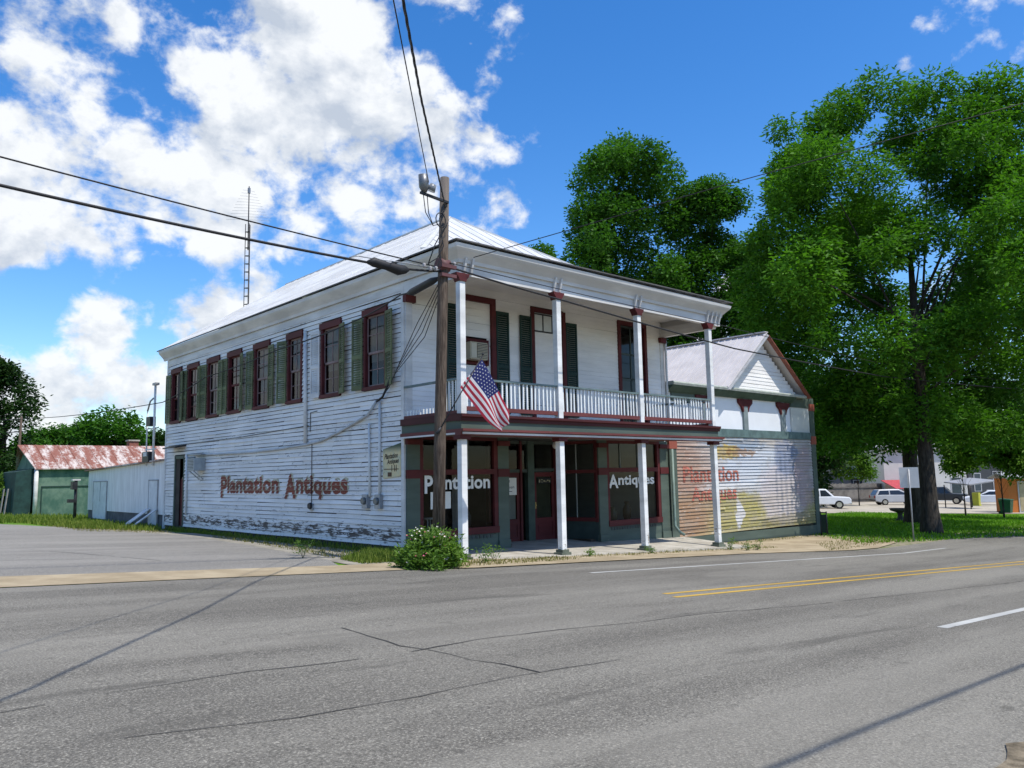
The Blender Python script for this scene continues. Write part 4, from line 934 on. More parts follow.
def annex():
    x0, x1, zt = 11.02, 21.40, 5.10
    e = .122; zg = lambda x: -.15-.027*(x-11)
    m = MB(); clap(m, ('y', 0), 11.4, 21.2, -.34, 3.2, (), e, .034, .008, None, 1.3); m.build('mural_wall', MURAL, AX, fix=False)
    n = round(3.54/e); ee = 3.54/n
    mat = plain('faint_red_letters', (.36, .12, .085), .8, .45, 5)
    bm = fit_text(text_bm('Plantation', .6, .012, .9), 3.55, .56); board_text(bm, 'lettering', mat, AX, ('y', 0), lambda u: 11.75+u, 1.56, -.34, ee, .034, .005)
    bm = fit_text(text_bm('Antiques', .6, .012, .9), 2.9, .50); board_text(bm, 'lettering', mat, AX, ('y', 0), lambda u: 12.2+u, .88, -.34, ee, .034, .005)
    m = MB(); m.hexa([(11.02, -.05, -.75), (21.4, -.05, -1.1), (21.4, .1, -1.1), (11.02, .1, -.75), (11.02, -.05, -.33), (21.4, -.05, -.44), (21.4, .1, -.44), (11.02, .1, -.33)]); m.build('skirt_board', SAGE, AX)
    m = MB(); m.box(10.97, 11.38, -.06, .1, -.45, 3.2); m.build('pilaster', SAGE, AX); m = MB(); m.box(21.15, 21.5, -.06, .1, -1.0, 5.0); m.build('pilaster', SAGE, AX)
    chip = weathered('chipped_red_block', (.32, .09, .06), (.5, .4, .34), -5, -4, 0, streak=(2, 2, 2), cover=.08)
    for q in ((21.13, 21.52, 3.0, 3.35), (21.13, 21.52, 4.45, 4.75), (10.95, 11.4, 2.72, 2.98)): m = MB(); m.box(q[0], q[1], -.08, .1, q[2], q[3]); m.build('pilaster_block', chip, AX)
    m = MB(); m.box(11.02, 21.15, -.055, .1, 3.2, 3.5); m.build('belt_board', plain('blue_green_band', (.10, .155, .15), .6, .3), AX)
    # boarded upper bays between posts
    m = MB(); m.box(11.1, 19.6, .05, .1, 3.5, 4.72); m.build('bay_boards', plain('white_bay_boards', (.72, .74, .76), .6, .06, .8), AX)
    m = MB(); m.box(19.62, 21.15, .0, .06, 3.5, 4.55); m.build('bay_boards', weathered('shadow_streaked_boards', (.62, .63, .58), (.34, .31, .24), -5, -4, 0, streak=(2.5, 1, .3), cover=.09), AX)  # darker streaks in the colour imitate the streak shadows on this panel
    m = MB(); m.box(19.62, 21.15, -.02, .06, 4.55, 4.98); m.build('lintel_board', SAGE, AX); m = MB(); m.box(11.3, 13.1, .0, .05, 4.42, 4.78); m.build('lintel_board', SAGE, AX)
    gp = plain('grey_post', (.20, .24, .24), .6, .2)
    for x in (13.2, 16.05, 18.95):
        m = MB(); m.box(x-.15, x+.15, -.03, .05, 3.5, 4.72); m.build('bay_post', gp, AX); br = MB()
        for s in (-1, 1): br.prism([(x+s*.15, 4.2), (x+s*.18, 4.2), (x+s*.28, 4.4), (x+s*.48, 4.55), (x+s*.5, 4.7), (x+s*.15, 4.7)][::s], 'y', -.05, .04)
        br.box(x-.17, x+.17, -.05, .0, 4.42, 4.7); br.build('bracket', RED, AX)
    # cornice
    m = MB(); m.prism([(.1, 4.72), (-.06, 4.72), (-.28, 4.90), (-.30, 4.94), (.1, 4.94)], 'x', 11.0, 19.62); m.build('cornice', plain('dark_green_cornice', (.05, .085, .06), .6, .3), AX)
    m = MB(); m.prism([(.1, 4.943), (-.32, 4.943), (-.34, 5.02), (-.30, 5.07), (.1, 5.07)], 'x', 11.0, 20.45); m.build('cornice_cap', plain('grey_green_cap', (.33, .36, .32), .6, .25), AX)
    # gable
    xa, xc, xb, za = 14.5, 17.36, 20.3, 7.18; zb = 5.07
    gl = lambda z: (xa+.15+(z-zb)/(za-zb)*(xc-xa-.15), xb-.1-(z-zb)/(za-zb)*(xb-.1-xc))
    m = MB(); clap(m, ('y', .02), xa, xb, zb, za-.05, (), .15, .014, .003, gl); m.build('gable_wall', WHITE2, AX, fix=False)
    m = MB(); m.box(11.1, 11.2, .1, 14, -.9, 4.9); m.box(21.3, 21.4, .1, 14, -1.2, 4.9); m.box(11.2, 21.3, 13.9, 14, -1, 4.9); m.box(11.2, 21.3, .15, 13.9, 4.8, 4.9); m.prism([(xa, 4.9), (xb, 4.9), (xc, za-.1)], 'y', .08, .1); m.prism([(xa, 4.9), (xb, 4.9), (xc, za-.1)], 'y', 13.9, 14); m.build('side_walls', WHITE2, AX)
    ov = -.36; L0 = (xa-.12, 5.0); A_ = (xc, za+.2); Rr = (xb+.22, 5.0); yb = 14.2
    rf = MB(); t = .06
    rf.hexa([(L0[0], ov, L0[1]), (A_[0], ov, A_[1]), (A_[0], yb, A_[1]), (L0[0], yb, L0[1]), (L0[0], ov, L0[1]+t), (A_[0], ov, A_[1]+t), (A_[0], yb, A_[1]+t), (L0[0], yb, L0[1]+t)])
    rf.hexa([(A_[0]+.001, ov, A_[1]), (Rr[0], ov, Rr[1]), (Rr[0], yb, Rr[1]), (A_[0]+.001, yb, A_[1]), (A_[0]+.001, ov, A_[1]+t), (Rr[0], ov, Rr[1]+t), (Rr[0], yb, Rr[1]+t), (A_[0]+.001, yb, A_[1]+t)])
    for k in range(48):
        y = ov+.05+k*.3; rf.bar((L0[0], y, L0[1]+t+.012), (A_[0], y, A_[1]+t+.012), .04, .035); rf.bar((A_[0], y, A_[1]+t+.012), (Rr[0], y, Rr[1]+t+.012), .04, .035)
    rf.bar((A_[0], ov, A_[1]+t+.03), (A_[0], yb, A_[1]+t+.03), .25, .04); rf.build('roof', ANNEXROOF, AX)
    m = MB(); m.bar((L0[0]-.03, ov-.02, L0[1]-.06), (A_[0], ov-.02, A_[1]-.06), .035, .16, (0, 1, 0)); m.build('rake_board', plain('grey_rake', (.35, .36, .36), .6, .2), AX)
    m = MB(); m.bar((A_[0], ov-.02, A_[1]-.06), (Rr[0]+.03, ov-.02, Rr[1]-.06), .035, .18, (0, 1, 0)); m.build('rake_board', plain('rusty_rake', (.24, .085, .06), .7, .35), AX)
    m = MB(); m.tube([(10.93, -.2, 2.7), (10.93, -.2, .1), (11.02, -.32, -.12), (11.12, -.45, -.22)], .05, 8); m.build('downspout', plain('green_downspout', (.16, .22, .19), .5, .2), AX)
annex()

# ------------------------------------------------------------------ trees and plants
def spot(px, depth):
    """ground point under a picture column at a given distance along the view"""
    d = ray(px, 470); p = CAM+d*depth; return (p.x, p.y, gz(p.x))
def leaves(cl, n, ll, lw, droop, rng, flat=.9):
    """leaf sprays: narrow quads in clumps. cl = array of (x,y,z,r)"""
    cl = np.asarray(cl, float); w = cl[:, 3]**2.2; idx = rng.choice(len(cl), n//6, p=w/w.sum())
    u = rng.normal(size=(len(idx), 3)); u /= np.linalg.norm(u, axis=1)[:, None]
    rr = rng.random(len(idx))**.42
    cen = cl[idx, :3]+u*(rr*cl[idx, 3])[:, None]*np.array([1, 1, flat])
    # each twig carries six leaflets
    tw = np.repeat(cen, 6, 0); ou = np.repeat(u, 6, 0); m = len(tw)
    d = rng.normal(size=(m, 3))*np.array([.8, .8, .38])+ou*np.array([.6, .6, .3]); d[:, 2] -= droop; d /= np.linalg.norm(d, axis=1)[:, None]
    s = rng.normal(size=(m, 3))*np.array([1, 1, .45]); s -= d*(s*d).sum(1)[:, None]; s /= np.linalg.norm(s, axis=1)[:, None]
    # leaves turn mostly to the light
    nrm = np.cross(d, s); flip = rng.random(m) < .5
    base = tw+rng.normal(size=(m, 3))*ll*.55
    L = ll*(.6+.8*rng.random(m))[:, None]; W = lw*(.7+.6*rng.random(m))[:, None]
    v = np.stack([base, base+d*L*.45+s*W*.5, base+d*L, base+d*L*.45-s*W*.5], 1).reshape(-1, 3)
    ct = rng.random(len(cl)); tone = np.repeat(np.clip(np.repeat(rng.random(len(idx))*.35+ct[idx]*.35, 6)+rng.random(m)*.3, 0, 1), 4)
    return v, np.arange(m*4).reshape(-1, 4), tone
def tree(name, label, base, clusters, n, ll, lw, mat, tr=.3, droop=.25, group=None, fork=.33, lean=(0, 0), limb=True, cat='tree', flare=1.35):
    t = thing(name, label, cat, base, group); rng = np.random.default_rng(int(abs(base[0]*13+base[1]*7))+3)
    cl = np.array(clusters, float)
    v, q, tone = leaves(cl, n, ll, lw, droop, rng); np_mesh('crown', v, q, mat, t, tone)
    ztop = cl[:, 2].max(); h = ztop-base[2]; fz = base[2]+h*fork
    m = MB(); ctr = Vector((base[0]+lean[0], base[1]+lean[1], fz)); b = Vector(base)
    m.tube([b-Vector((0, 0, .3)), b+Vector((0, 0, .25)), b+Vector((0, 0, 1.0)), b.lerp(ctr, .55), ctr, ctr+Vector((lean[0]*.4, lean[1]*.4, h*.3))], [tr*flare*1.15, tr*flare, tr*1.05, tr*.92, tr*.8, tr*.3], 12)
    if limb:
        r2 = random.Random(5+int(base[0]))
        order = sorted(range(len(cl)), key=lambda i: -cl[i, 3])[:16]
        for i in order:
            c = Vector(cl[i, :3]); s0 = b.lerp(ctr, r2.uniform(.75, 1.0)) if c.z < fz+2 else ctr+Vector((0, 0, r2.uniform(-.5, h*.18)))
            mid = s0.lerp(c, .5)+Vector((r2.uniform(-.5, .5), r2.uniform(-.5, .5), h*.03+r2.uniform(-.3, .5)))
            rr = tr*r2.uniform(.15, .26); m.tube([s0, s0.lerp(mid, .5)+Vector((0, 0, .15)), mid, mid.lerp(c, .6), c], [rr, rr*.8, rr*.55, rr*.35, rr*.12], 6, False)
    m.build('trunk', BARK, t, fix=False)
    return t
def dome(cx, cy, z0, z1, rx, n, r0, r1, seed, ry=None, wide=.45, power=2.0, hollow=.35):
    """clusters filling a crown: widest at fraction `wide` of its height"""
    rng = np.random.default_rng(seed); out = []; ry = ry or rx
    while len(out) < n:
        z = rng.random(); k = (1-((z-wide)/(1-wide))**power) if z > wide else (1-.55*((wide-z)/wide)**2)
        k = max(0, k)**.5; a = rng.random()*2*math.pi; rad = rng.random()**.5
        if rad < hollow and rng.random() < .7: continue
        r = r0+(r1-r0)*rng.random()
        out.append((cx+math.cos(a)*rad*k*(rx-r*.6), cy+math.sin(a)*rad*k*(ry-r*.6), z0+r*.5+z*(z1-z0-r), r))
    return out
# the big pecan on the lawn
pb = (25.7, -3.0, gz(25.7))
vr = Vector((.80, -.60)); vw = Vector((.60, .80))
def broad(cx, cy, cl, kr, kw):
    out = []
    for x, y, z, r in cl: out.append((cx+vr.x*x*kr+vw.x*y*kw, cy+vr.y*x*kr+vw.y*y*kw, z, r))
    return out
tree('pecan_tree', 'tallest spreading pecan tree with thick dark trunk behind the metal sign on the lawn', pb, broad(27.4, -2.6, dome(0, 0, 2.9, 20.2, 10, 112, .65, 1.7, 5, None, .45, 2.5, .4), 1.0, .62)+[(22.0, 1.6, 12.0, 1.5), (21.5, 2.0, 9.0, 1.5), (21.7, 1.9, 6.3, 1.3), (23.2, .8, 14.2, 1.3), (22.6, 1.2, 4.2, 1.1), (23.4, .4, 3.2, .9), (24.6, -.6, 3.4, .9), (24.0, 1.5, 5.0, 1.2), (27.4, -4.2, 4.0, 1.1), (29, -5.5, 3.6, 1.1), (25.2, -.2, 6.4, 1.3), (26.8, -3.6, 6.8, 1.2), (33, -9.5, 3.4, 1.3), (31, -8, 3.0, 1.1)]+[(22.6, -8.2, 9.5, 1.3), (24, -9.3, 11, 1.5), (25.5, -9, 8, 1.5), (26, -10.5, 10.5, 1.5), (23.5, -8.4, 7.3, 1.2), (27.5, -10, 6.5, 1.4), (25, -8, 12.8, 1.4), (28, -11, 9, 1.6), (26.8, -8.6, 5.0, 1.2), (22.8, -7.6, 11.5, 1.0)]+[(*(CAM+ray(px, py)*d), r) for px, py, d, r in ((1000, 95, 36, 1.5), (975, 130, 35, 1.5), (1022, 120, 36, 1.6), (935, 95, 37, 1.3), (880, 92, 36, 1.2), (1010, 180, 35, 1.6), (845, 110, 36, 1.1), (960, 190, 36, 1.4))], 190000, .23, .095, LEAF_PECAN, .34, .16, fork=.30)
p2 = (34.8, 1.2, gz(34.8))
tree('pecan_tree', 'second pecan tree, slimmer, just behind and left of the big trunk', p2, dome(35.5, 2.5, 3.0, 17.5, 9.5, 60, 1.2, 2.4, 8), 60000, .32, .13, LEAF_OAK, .42, .3, fork=.34)
tb = (23.6, 12.6, gz(23.6))
tree('oak_tree', 'tall oak behind the shop rising highest above its balcony roof', tb, dome(23.6, 11.9, 6.5, 21.5, 5.0, 60, .7, 1.5, 12, None, .45, 2.6)+[(22.2, 12.6, 13.2, 1.5), (23.4, 11.9, 12.5, 1.5), (24.8, 11.2, 13.5, 1.5), (25.8, 10.6, 12.8, 1.4), (21.6, 13, 14.5, 1.2), (26.5, 10, 14, 1.3), (24.4, 11.5, 15.2, 1.4), (22.9, 12.3, 15.0, 1.3)], 72000, .23, .12, LEAF_OAK, .38, .2, fork=.4)
tcx = (28.6, 9.2, gz(28.6))
tree('oak_tree', 'oak between the balcony roof and the big pecan, lower and narrower than its neighbour', tcx, dome(28.2, 8.6, 4.5, 19.1, 4.4, 54, .7, 1.4, 17, None, .42, 2.2)+[(27.3, 9, 12, 1.4), (28.6, 8, 11.5, 1.4), (29.8, 7.4, 12.5, 1.4), (28, 9, 10, 1.4), (29.5, 7.5, 9.5, 1.3), (26.4, 9.7, 11.8, 1.3), (28.8, 8, 14, 1.4), (27.2, 9.2, 14.2, 1.2)], 64000, .23, .12, LEAF_OAK, .33, .2, fork=.38)
s_ = spot(547, 62); tree('oak_tree', 'distant small treetop peeping over the left end of the front roof slope', s_, dome(s_[0], s_[1], 10, 20.2, 2.2, 14, .8, 1.3, 21), 8000, .34, .17, LEAF_OAK, .3, .2)
# left background
s_ = spot(2, 63); tree('oak_tree', 'dark tall oak at the left edge beside the green shed', s_, dome(s_[0]-.6, s_[1], 1.2, 11.6, 3.6, 44, .8, 1.5, 31), 26000, .30, .16, LEAF_DARK, .35, .2)
for i, (px, dep, top, rx, lab) in enumerate(((48, 92, 8.3, 5.0, 'round green tree just right of the dark oak, beyond the shed roof'), (84, 100, 9.0, 5.5, 'broad green tree beyond the middle of the rusty shed roof'), (116, 92, 11.2, 5.0, 'highest of the green treetops beyond the rusty shed roof'), (150, 96, 7.9, 4.8, 'low green tree beyond the brick chimney'), (178, 100, 8.0, 5, 'green tree mostly hidden behind the rear corner of the shop'))):
    s_ = spot(px, dep); tree('woodland_tree', lab, s_, dome(s_[0], s_[1], .3, top, rx, 34, 1.0, 1.9, 40+i), 15000, .46, .26, LEAF_OAK if i != 3 else LEAF_DARK, .3, .15, 'trees beyond the rusty shed')
s_ = spot(6, 50); tree('bush', 'leafy bush in front of the dark oak left of the shed', s_, dome(s_[0], s_[1], -.1, 2.3, 1.6, 12, .5, .8, 51), 5000, .2, .12, LEAF_BUSH, .06, .1, limb=False, cat='bush')
# right background: dark trees beyond the car park and brighter shrubs before them
for i, (px, dep, z0, top, rx, mat, lab) in enumerate(((795, 78, -1, 13.0, 6.5, LEAF_DARK, 'dark tree just right of the annex gable, beyond the car park'), (842, 112, -2, 15, 8, LEAF_DARK, 'dark tree beyond the plank fence'), (900, 118, -2, 17, 9, LEAF_DARK, 'dark tree beyond the red awning'), (965, 120, -2, 17, 9, LEAF_OAK, 'green tree beyond the carport'), (1030, 116, -2, 16, 9, LEAF_DARK, 'dark tree beyond the orange shed'), (700, 90, -1, 12, 6, LEAF_DARK, 'dark tree seen under the balcony roof beyond the annex'))):
    s_ = spot(px, dep); tree('woodland_tree', lab, s_, dome(s_[0], s_[1], z0, top, rx, 40, 1.4, 2.5, 60+i), 15000, .6, .34, mat, .35, .15, 'trees beyond the car park')
for i, (px, dep, z0, top, rx, lab) in enumerate(((857, 80, 0.8, 4.3, 2.2, 'bright young tree over the plank fence'), (1000, 50, 1.6, 4.4, 2.6, 'bright leafy tree hanging over the green wheelie bin'), (962, 54, 1.7, 4.0, 1.5, 'small bright tree before the carport'), (1040, 48, 1.3, 4.4, 2.4, 'bright leafy tree at the right edge above the orange shed'))):
    s_ = spot(px, dep); tree('young_tree', lab, s_, dome(s_[0], s_[1], z0, top, rx, 16, .5, .9, 80+i), 6500, .26, .13, LEAF_BRIGHT, .045, .3, 'bright young trees by the car park')
s_ = spot(826, 70); tree('bush', 'dark bush between the annex and the white pickup', (s_[0], s_[1]+4, s_[2]), dome(s_[0], s_[1]+4, -1.5, 4.5, 2.6, 16, .7, 1.2, 91), 6000, .3, .18, LEAF_DARK, .1, .2, limb=False, cat='bush')

# flowering bush at the foot of the pole
bc = (-1.95, -3.75)
t = thing('flowering_bush', 'green bush with small white and pink flowers around the foot of the utility pole', 'bush', (*bc, gz(bc[0])))
rng = np.random.default_rng(3)
cl = []
for _ in range(84):
    a, r = rng.random()*6.28, rng.random()**.55*1.2; lob = .72+.22*math.sin(2*a+.6)+.14*math.sin(5*a); h = .10+.50*max(0, 1-r*r*.62)*(.1+.9*rng.random()**.8)+.12*math.sin(3*a+1)*(r < .8)
    cl.append((bc[0]+lob*.64*math.cos(a)*r, bc[1]+lob*.62*math.sin(a)*r, gz(bc[0])+max(.08, h), .10+.13*rng.random()))
for _ in range(26):
    a, r = rng.random()*6.28, rng.random()**.5*.6; cl.append((bc[0]+math.cos(a)*r, bc[1]+math.sin(a)*r*.8, gz(bc[0])+.50+.26*rng.random()*(1.1-r), .05+.04*rng.random()))
v, q, tone = leaves(cl, 12000, .095, .038, -.15, rng); np_mesh('foliage', v, q, LEAF_BUSH, t, tone)
m = MB()
for k in range(34):
    a, r = rng.random()*6.28, rng.random()*.6; x, y = bc[0]+math.cos(a)*r, bc[1]+math.sin(a)*r; m.tube([(bc[0]+math.cos(a)*r*.3, bc[1]+math.sin(a)*r*.3, gz(bc[0])-.03), (x, y, gz(bc[0])+.55*(1.1-r*.7)+.25)], .006, 4)
m.build('stem', plain('green_stem', (.08, .12, .03), .7, .2), t)
fm = MB(); fp = MB()
for k in range(150):
    c = cl[rng.integers(len(cl))]; u = rng.normal(size=3); u /= np.linalg.norm(u); u[2] = abs(u[2]); p = np.array(c[:3])+u*(c[3]+.03)
    M = fm if rng.random() < .66 else fp; s = .018+.012*rng.random()
    for j in range(5):
        an = j*1.257; an2 = an+.7; M.face([(p[0], p[1], p[2]), (p[0]+s*math.cos(an), p[1]+s*math.sin(an)*.6, p[2]+s*.5), (p[0]+s*1.2*math.cos(an2), p[1]+s*1.2*math.sin(an2)*.6, p[2]+s*math.sin(an2)*.7)])
fo = fm.build('blossoms', plain('white_petals', (.75, .72, .62), .6, .1), t, fix=False); fo['kind'] = 'stuff'
fo = fp.build('blossoms', plain('pink_petals', (.62, .13, .22), .6, .1), t, fix=False); fo['kind'] = 'stuff'

def blades(name, areas, mat, hmin, hmax, seed, w=.012):
    rng = np.random.default_rng(seed); V = []; T = []
    for poly, n in areas:
        P = np.array(poly); lo, hi = P.min(0), P.max(0); got = 0
        while got < n:
            x, y = lo+(hi-lo)*rng.random(2); c = False; j = len(P)-1
            for i in range(len(P)):
                if (P[i][1] > y) != (P[j][1] > y) and x < (P[j][0]-P[i][0])*(y-P[i][1])/(P[j][1]-P[i][1])+P[i][0]: c = not c
                j = i
            if not c: continue
            got += 1; h = hmin+(hmax-hmin)*rng.random()**1.5; a = rng.random()*6.28; b = rng.random()*6.28; dx, dy = math.cos(a)*w, math.sin(a)*w; lx, ly = math.cos(b)*h*.4, math.sin(b)*h*.4; z = gz(x)-.01
            V += [(x-dx, y-dy, z), (x+dx, y+dy, z), (x+dx*.3+lx, y+dy*.3+ly, z+h), (x-dx*.3+lx, y-dy*.3+ly, z+h)]; T += [rng.random()]*4
    V = np.array(V); o = np_mesh(name, V, np.arange(len(V)).reshape(-1, 4), mat, None, np.array(T)); return stuff(o)
g1 = blades('grass', [([(-2.6, -2.2), (-.25, -2.0), (-.15, -.3), (-.6, .6), (-2.4, -1.0)], 3400), ([(-.5, .2), (-.08, .2), (-.08, 16), (-.45, 16)], 2600)], GRASSM, .05, .20, 1)
tag(g1, 'tufts of green grass along the foot of the shop side wall', 'grass')
g2 = blades('grass', [([(-3.2, 17.5), (-1.0, 14.5), (-.1, 17.5), (-.2, 29), (-4.0, 29)], 4500), ([(-5.2, 24), (8, 29), (8, 38), (-12, 42)], 9000)], GRASSM, .08, .24, 2, .022)
tag(g2, 'rough grass before the green shed and white outbuilding', 'grass')
g3 = blades('grass', [([(-1.2, -3.9), (2.5, -3.6), (2.5, -2.75), (-.8, -2.8)], 1100), ([(-3.6, 15), (-1, 13), (-.3, 17), (-.6, 24), (-3.4, 24)], 2600), ([(-2.6, -2.3), (-.2, -2.0), (-.1, 10), (-1.0, 10), (-1.6, 4)], 2200), ([(2.2, -3.2), (7.5, -3.1), (7.5, -2.7), (2.2, -2.72)], 420), ([(7, -3.0), (13, -3.0), (13, -2.5), (7, -2.5)], 420), ([(11.5, -1.0), (21, -.6), (21, -.1), (11.5, -.1)], 900), ([(13, -4.6), (21, -4.2), (22, -2.2), (16, -2.6)], 1500)], GRASSY, .02, .09, 3)
tag(g3, 'dry grass growing in the cracked verge before the porch', 'grass')
g4 = blades('grass', [([(17, -3.8), (26, -6.5), (50, -9), (50, 12), (30, 8), (21.6, 1)], 30000)], LAWNM, .04, .13, 4, .03)
tag(g4, 'mown lawn in the shade of the pecan trees', 'grass')
for i, (x, y, s, lab) in enumerate(((-.25, -3.35, .34, 'tall thin weed beside the flowering bush'), (.25, -3.1, .3, 'thin weed at the foot of the first porch post'), (9.9, -2.95, .3, 'leafy weed in front of the fourth porch post'), (10.9, -3.3, .28, 'wilted weed at the road edge before the mural'), (10.2, -3.35, .2, 'small weed leaning over the road edge before the mural'), (6.2, -2.85, .14, 'low weed near the third porch post'), (3.6, -2.9, .12, 'low weed near the second porch post'), (-2.9, -.2, .35, 'weed at the corner of the grass by the side street'))):
    rng = np.random.default_rng(200+i); t = thing('weed', lab, 'weed', (x, y, gz(x)), 'weeds along the verge')
    m = MB(); pts = [(x+rng.normal()*s*.35, y+rng.normal()*s*.3, gz(x)+s*(.6+.5*rng.random())) for _ in range(6)]
    for p in pts: m.tube([(x, y, gz(x)-.02), ((x+p[0])/2, (y+p[1])/2, gz(x)+s*.5), p], .005, 4)
    m.build('stem', plain('weed_stem', (.10, .13, .05), .7, .2), t)
    v, q, tone = leaves([(*p, .05) for p in pts]+[(x, y, gz(x)+s*.35, s*.3)], 120, .07, .025, .2, rng); np_mesh('leaves', v, q, LEAF_BUSH, t, tone)

# ------------------------------------------------------------------ utility pole, cables, flag
PT = Vector((-1.2, -3.3, 8.46)); PBs = Vector((-1.47, -3.3, gz(-1.47)))
pole = thing('utility_pole', 'weathered brown wooden utility pole rising out of the flowering bush', 'utility pole', PBs)
m = MB(); m.tube([PBs-Vector((0, 0, .4)), PBs.lerp(PT, .3), PBs.lerp(PT, .7), PT], [.135, .125, .112, .10], 14); m.build('shaft', POLEW, pole)
m = MB(); m.bar((-1.2, -3.42, 7.86), (-1.95, -3.42, 7.92), .05, .05); m.build('arm', DARK, pole)
lamp = MB(); lamp.tube([(-1.84, -3.42, 7.94), (-1.86, -3.43, 8.06), (-1.90, -3.45, 8.32)], [.05, .11, .10], 12); lh = lamp.build('security_light', plain('dull_lamp_housing', (.16, .165, .17), .4, .2, 5, .5, .4), pole)
m = MB(); m.tube([(-1.70, -3.45, 8.00), (-1.66, -3.5, 8.14)], [.10, .07], 10); m.build('lens', plain('lamp_lens', (.2, .21, .22), .2, .1), lh)
m = MB()
for z in (6.42, 6.22):
    m.bar((-1.42, -3.42, z), (-1.02, -3.42, z), .09, .07)
m.tube([(-1.40, -3.3, 6.46), (-1.14, -3.3, 6.46)], .15, 12); m.build('bracket', plain('reddish_bracket', (.12, .05, .05), .6, .3), pole)
porc = plain('grey_porcelain', (.35, .33, .33), .3, .2)
for k, (x, z) in enumerate(((-1.55, 6.32), (-1.7, 6.3), (-1.86, 6.34), (-1.05, 6.5))): m = MB(); m.lathe([(.02, -.05), (.045, -.03), (.03, 0), (.045, .03), (.02, .05)], x, -3.42, z, 8); m.build('insulator', porc, pole)
m = MB()
for sx, sy, zz in ((-.02, -.14, 7.7), (.03, -.13, 7.4), (-.05, -.14, 7.1)):
    x = -1.26; m.tube([(x+sx, -3.3+sy, zz), (x-.18+sx, -3.3+sy, zz-.25), (x-.12+sx, -3.3+sy, zz-.55), (x-.3+sx, -3.3+sy, zz-.85), (-1.75, -3.42, 6.4)], .012, 6)
for k in range(2): m.tube([(-1.78-.1*k, -3.43, 7.9), (-1.75-.08*k, -3.44, 7.5), (-1.62, -3.43, 7.25), (-1.4, -3.42, 7.35)], .010, 6)
m.tube([(-1.42+.13*math.cos(a), -3.43, 7.42+.16*math.sin(a)) for a in [k*.5 for k in range(14)]], .012, 6, False)
m.build('drop_wire', BLACKRUB, pole)

def cable(label, pts, r, mat=None, sag=0, twist=False):
    P = [Vector(p) for p in pts]; dense = []
    for a, b in zip(P[:-1], P[1:]):
        n = max(6, int((b-a).length/.5))
        for k in range(n):
            t = k/n; p = a.lerp(b, t); p.z -= sag*4*t*(1-t); dense.append(p)
    dense.append(P[-1]); m = MB()
    if twist:
        d2 = []; L = 0
        for a, b in zip(dense[:-1], dense[1:]):
            n = max(2, int((b-a).length/.06))
            for k in range(n): d2.append(a.lerp(b, k/n))
        for ph in (0, 2.1, 4.2):
            pts2 = [p+Vector((math.cos(i*.35+ph), math.sin(i*.35+ph)*.3, math.sin(i*.35+ph)))*r*.9 for i, p in enumerate(d2)]
            m.tube(pts2, r*.75, 5)
    else: m.tube(dense, r, 6)
    o = m.build('overhead_cable', mat or BLACKRUB); tag(o, label, 'cable', 'overhead cables'); return o
cable('thin upper cable running from the pole out over the side street to the left', [(-60, -3.3, 8.2), (-9.5, -3.3, 6.73), (-1.25, -3.3, 6.40)], .014, None, .03)
c = cable('thick lower cable running left from the pole with a black splice case near it', [(-60, -3.32, 7.6), (-9.5, -3.32, 6.29), (-3.1, -3.32, 6.20), (-1.3, -3.35, 6.32)], .026, None, .04)
m = MB(); m.tube([(-3.2, -3.32, 6.20), (-3.05, -3.32, 6.23), (-2.75, -3.33, 6.20), (-2.45, -3.34, 6.16), (-2.3, -3.34, 6.19), (-2.2, -3.34, 6.2)], [.03, .10, .085, .115, .09, .03], 10); m.build('splice_case', BLACKRUB, c)
m = MB(); m.tube([(-3.6, -3.32, 6.23), (-3.4, -3.33, 6.29), (-2.9, -3.33, 6.30), (-2.2, -3.34, 6.34), (-1.4, -3.35, 6.33)], .012, 6); m.build('support_strand', GREYMET, c)
c = cable('service cable dropping from the pole and running back along the shop side wall', [(-1.35, -3.35, 6.2), (-.75, -.9, 6.32), (-.42, 2.0, 6.12), (-.35, 6.4, 5.98), (-.4, 12.2, 5.7), (-.5, 16.4, 5.1), (-1.2, 30, 5.4), (-2, 60, 7)], .018, None, .05)
m = MB(); m.tube([(-1.30, -3.2, 6.2), (-1.2, -2.8, 6.22), (-.95, -1.7, 6.22), (-.88, -1.4, 6.25)], [.03, .085, .09, .03], 10); m.build('splice_case', BLACKRUB, c)
cable('black cable running right from the pole below the balcony eave', [(-1.2, -3.42, 6.42), (2.4, -3.4, 6.17), (10.2, -3.3, 5.72), (21.2, -3.3, 5.62), (40, -3.3, 6.2)], .022, None, .02)
cable('thin wire above the black cable, running right past the balcony', [(-1.2, -3.45, 6.5), (9.7, -3.3, 6.38), (20.9, -3.3, 6.15), (40, -3.3, 6.6)], .010, None, .03)
cable('wire rising from the cornice bracket across the street to the upper right', [(.13, -2.66, 7.03), (4.22, -13.02+6.2, 8.27-.2), (8.72, -11.96, 10.09), (20, -25, 15)], .010) if False else None
cable('wire rising from the cornice bracket over the street to the upper right', [(.13, -2.66, 7.03), tuple(CAM+ray(735, 182)*17.0), tuple(CAM+ray(1024, 103)*16.0)], .010, None, .0)
cable('black twisted cable from the pole top over the road, towards the viewer', [(-1.25, -3.38, 7.75), tuple(CAM+ray(421, 98)*11.2), tuple(CAM+ray(403, 0)*8.0), (-9.6, -13.2, 6.2), (-15, -19.2, 7.0)], .0135, None, .0, True)
cable('thin wire beside the twisted cable over the road', [(-1.75, -3.45, 8.18), tuple(CAM+ray(393, -2)*9.6), (-14.5, -18.6, 8.3)], .009)
cable('cable along the near side of the road, its shadow on the asphalt', [(-45, -17.7, 7.3), (-6, -17.78, 6.85), (60, -17.9, 4.6)], .024)
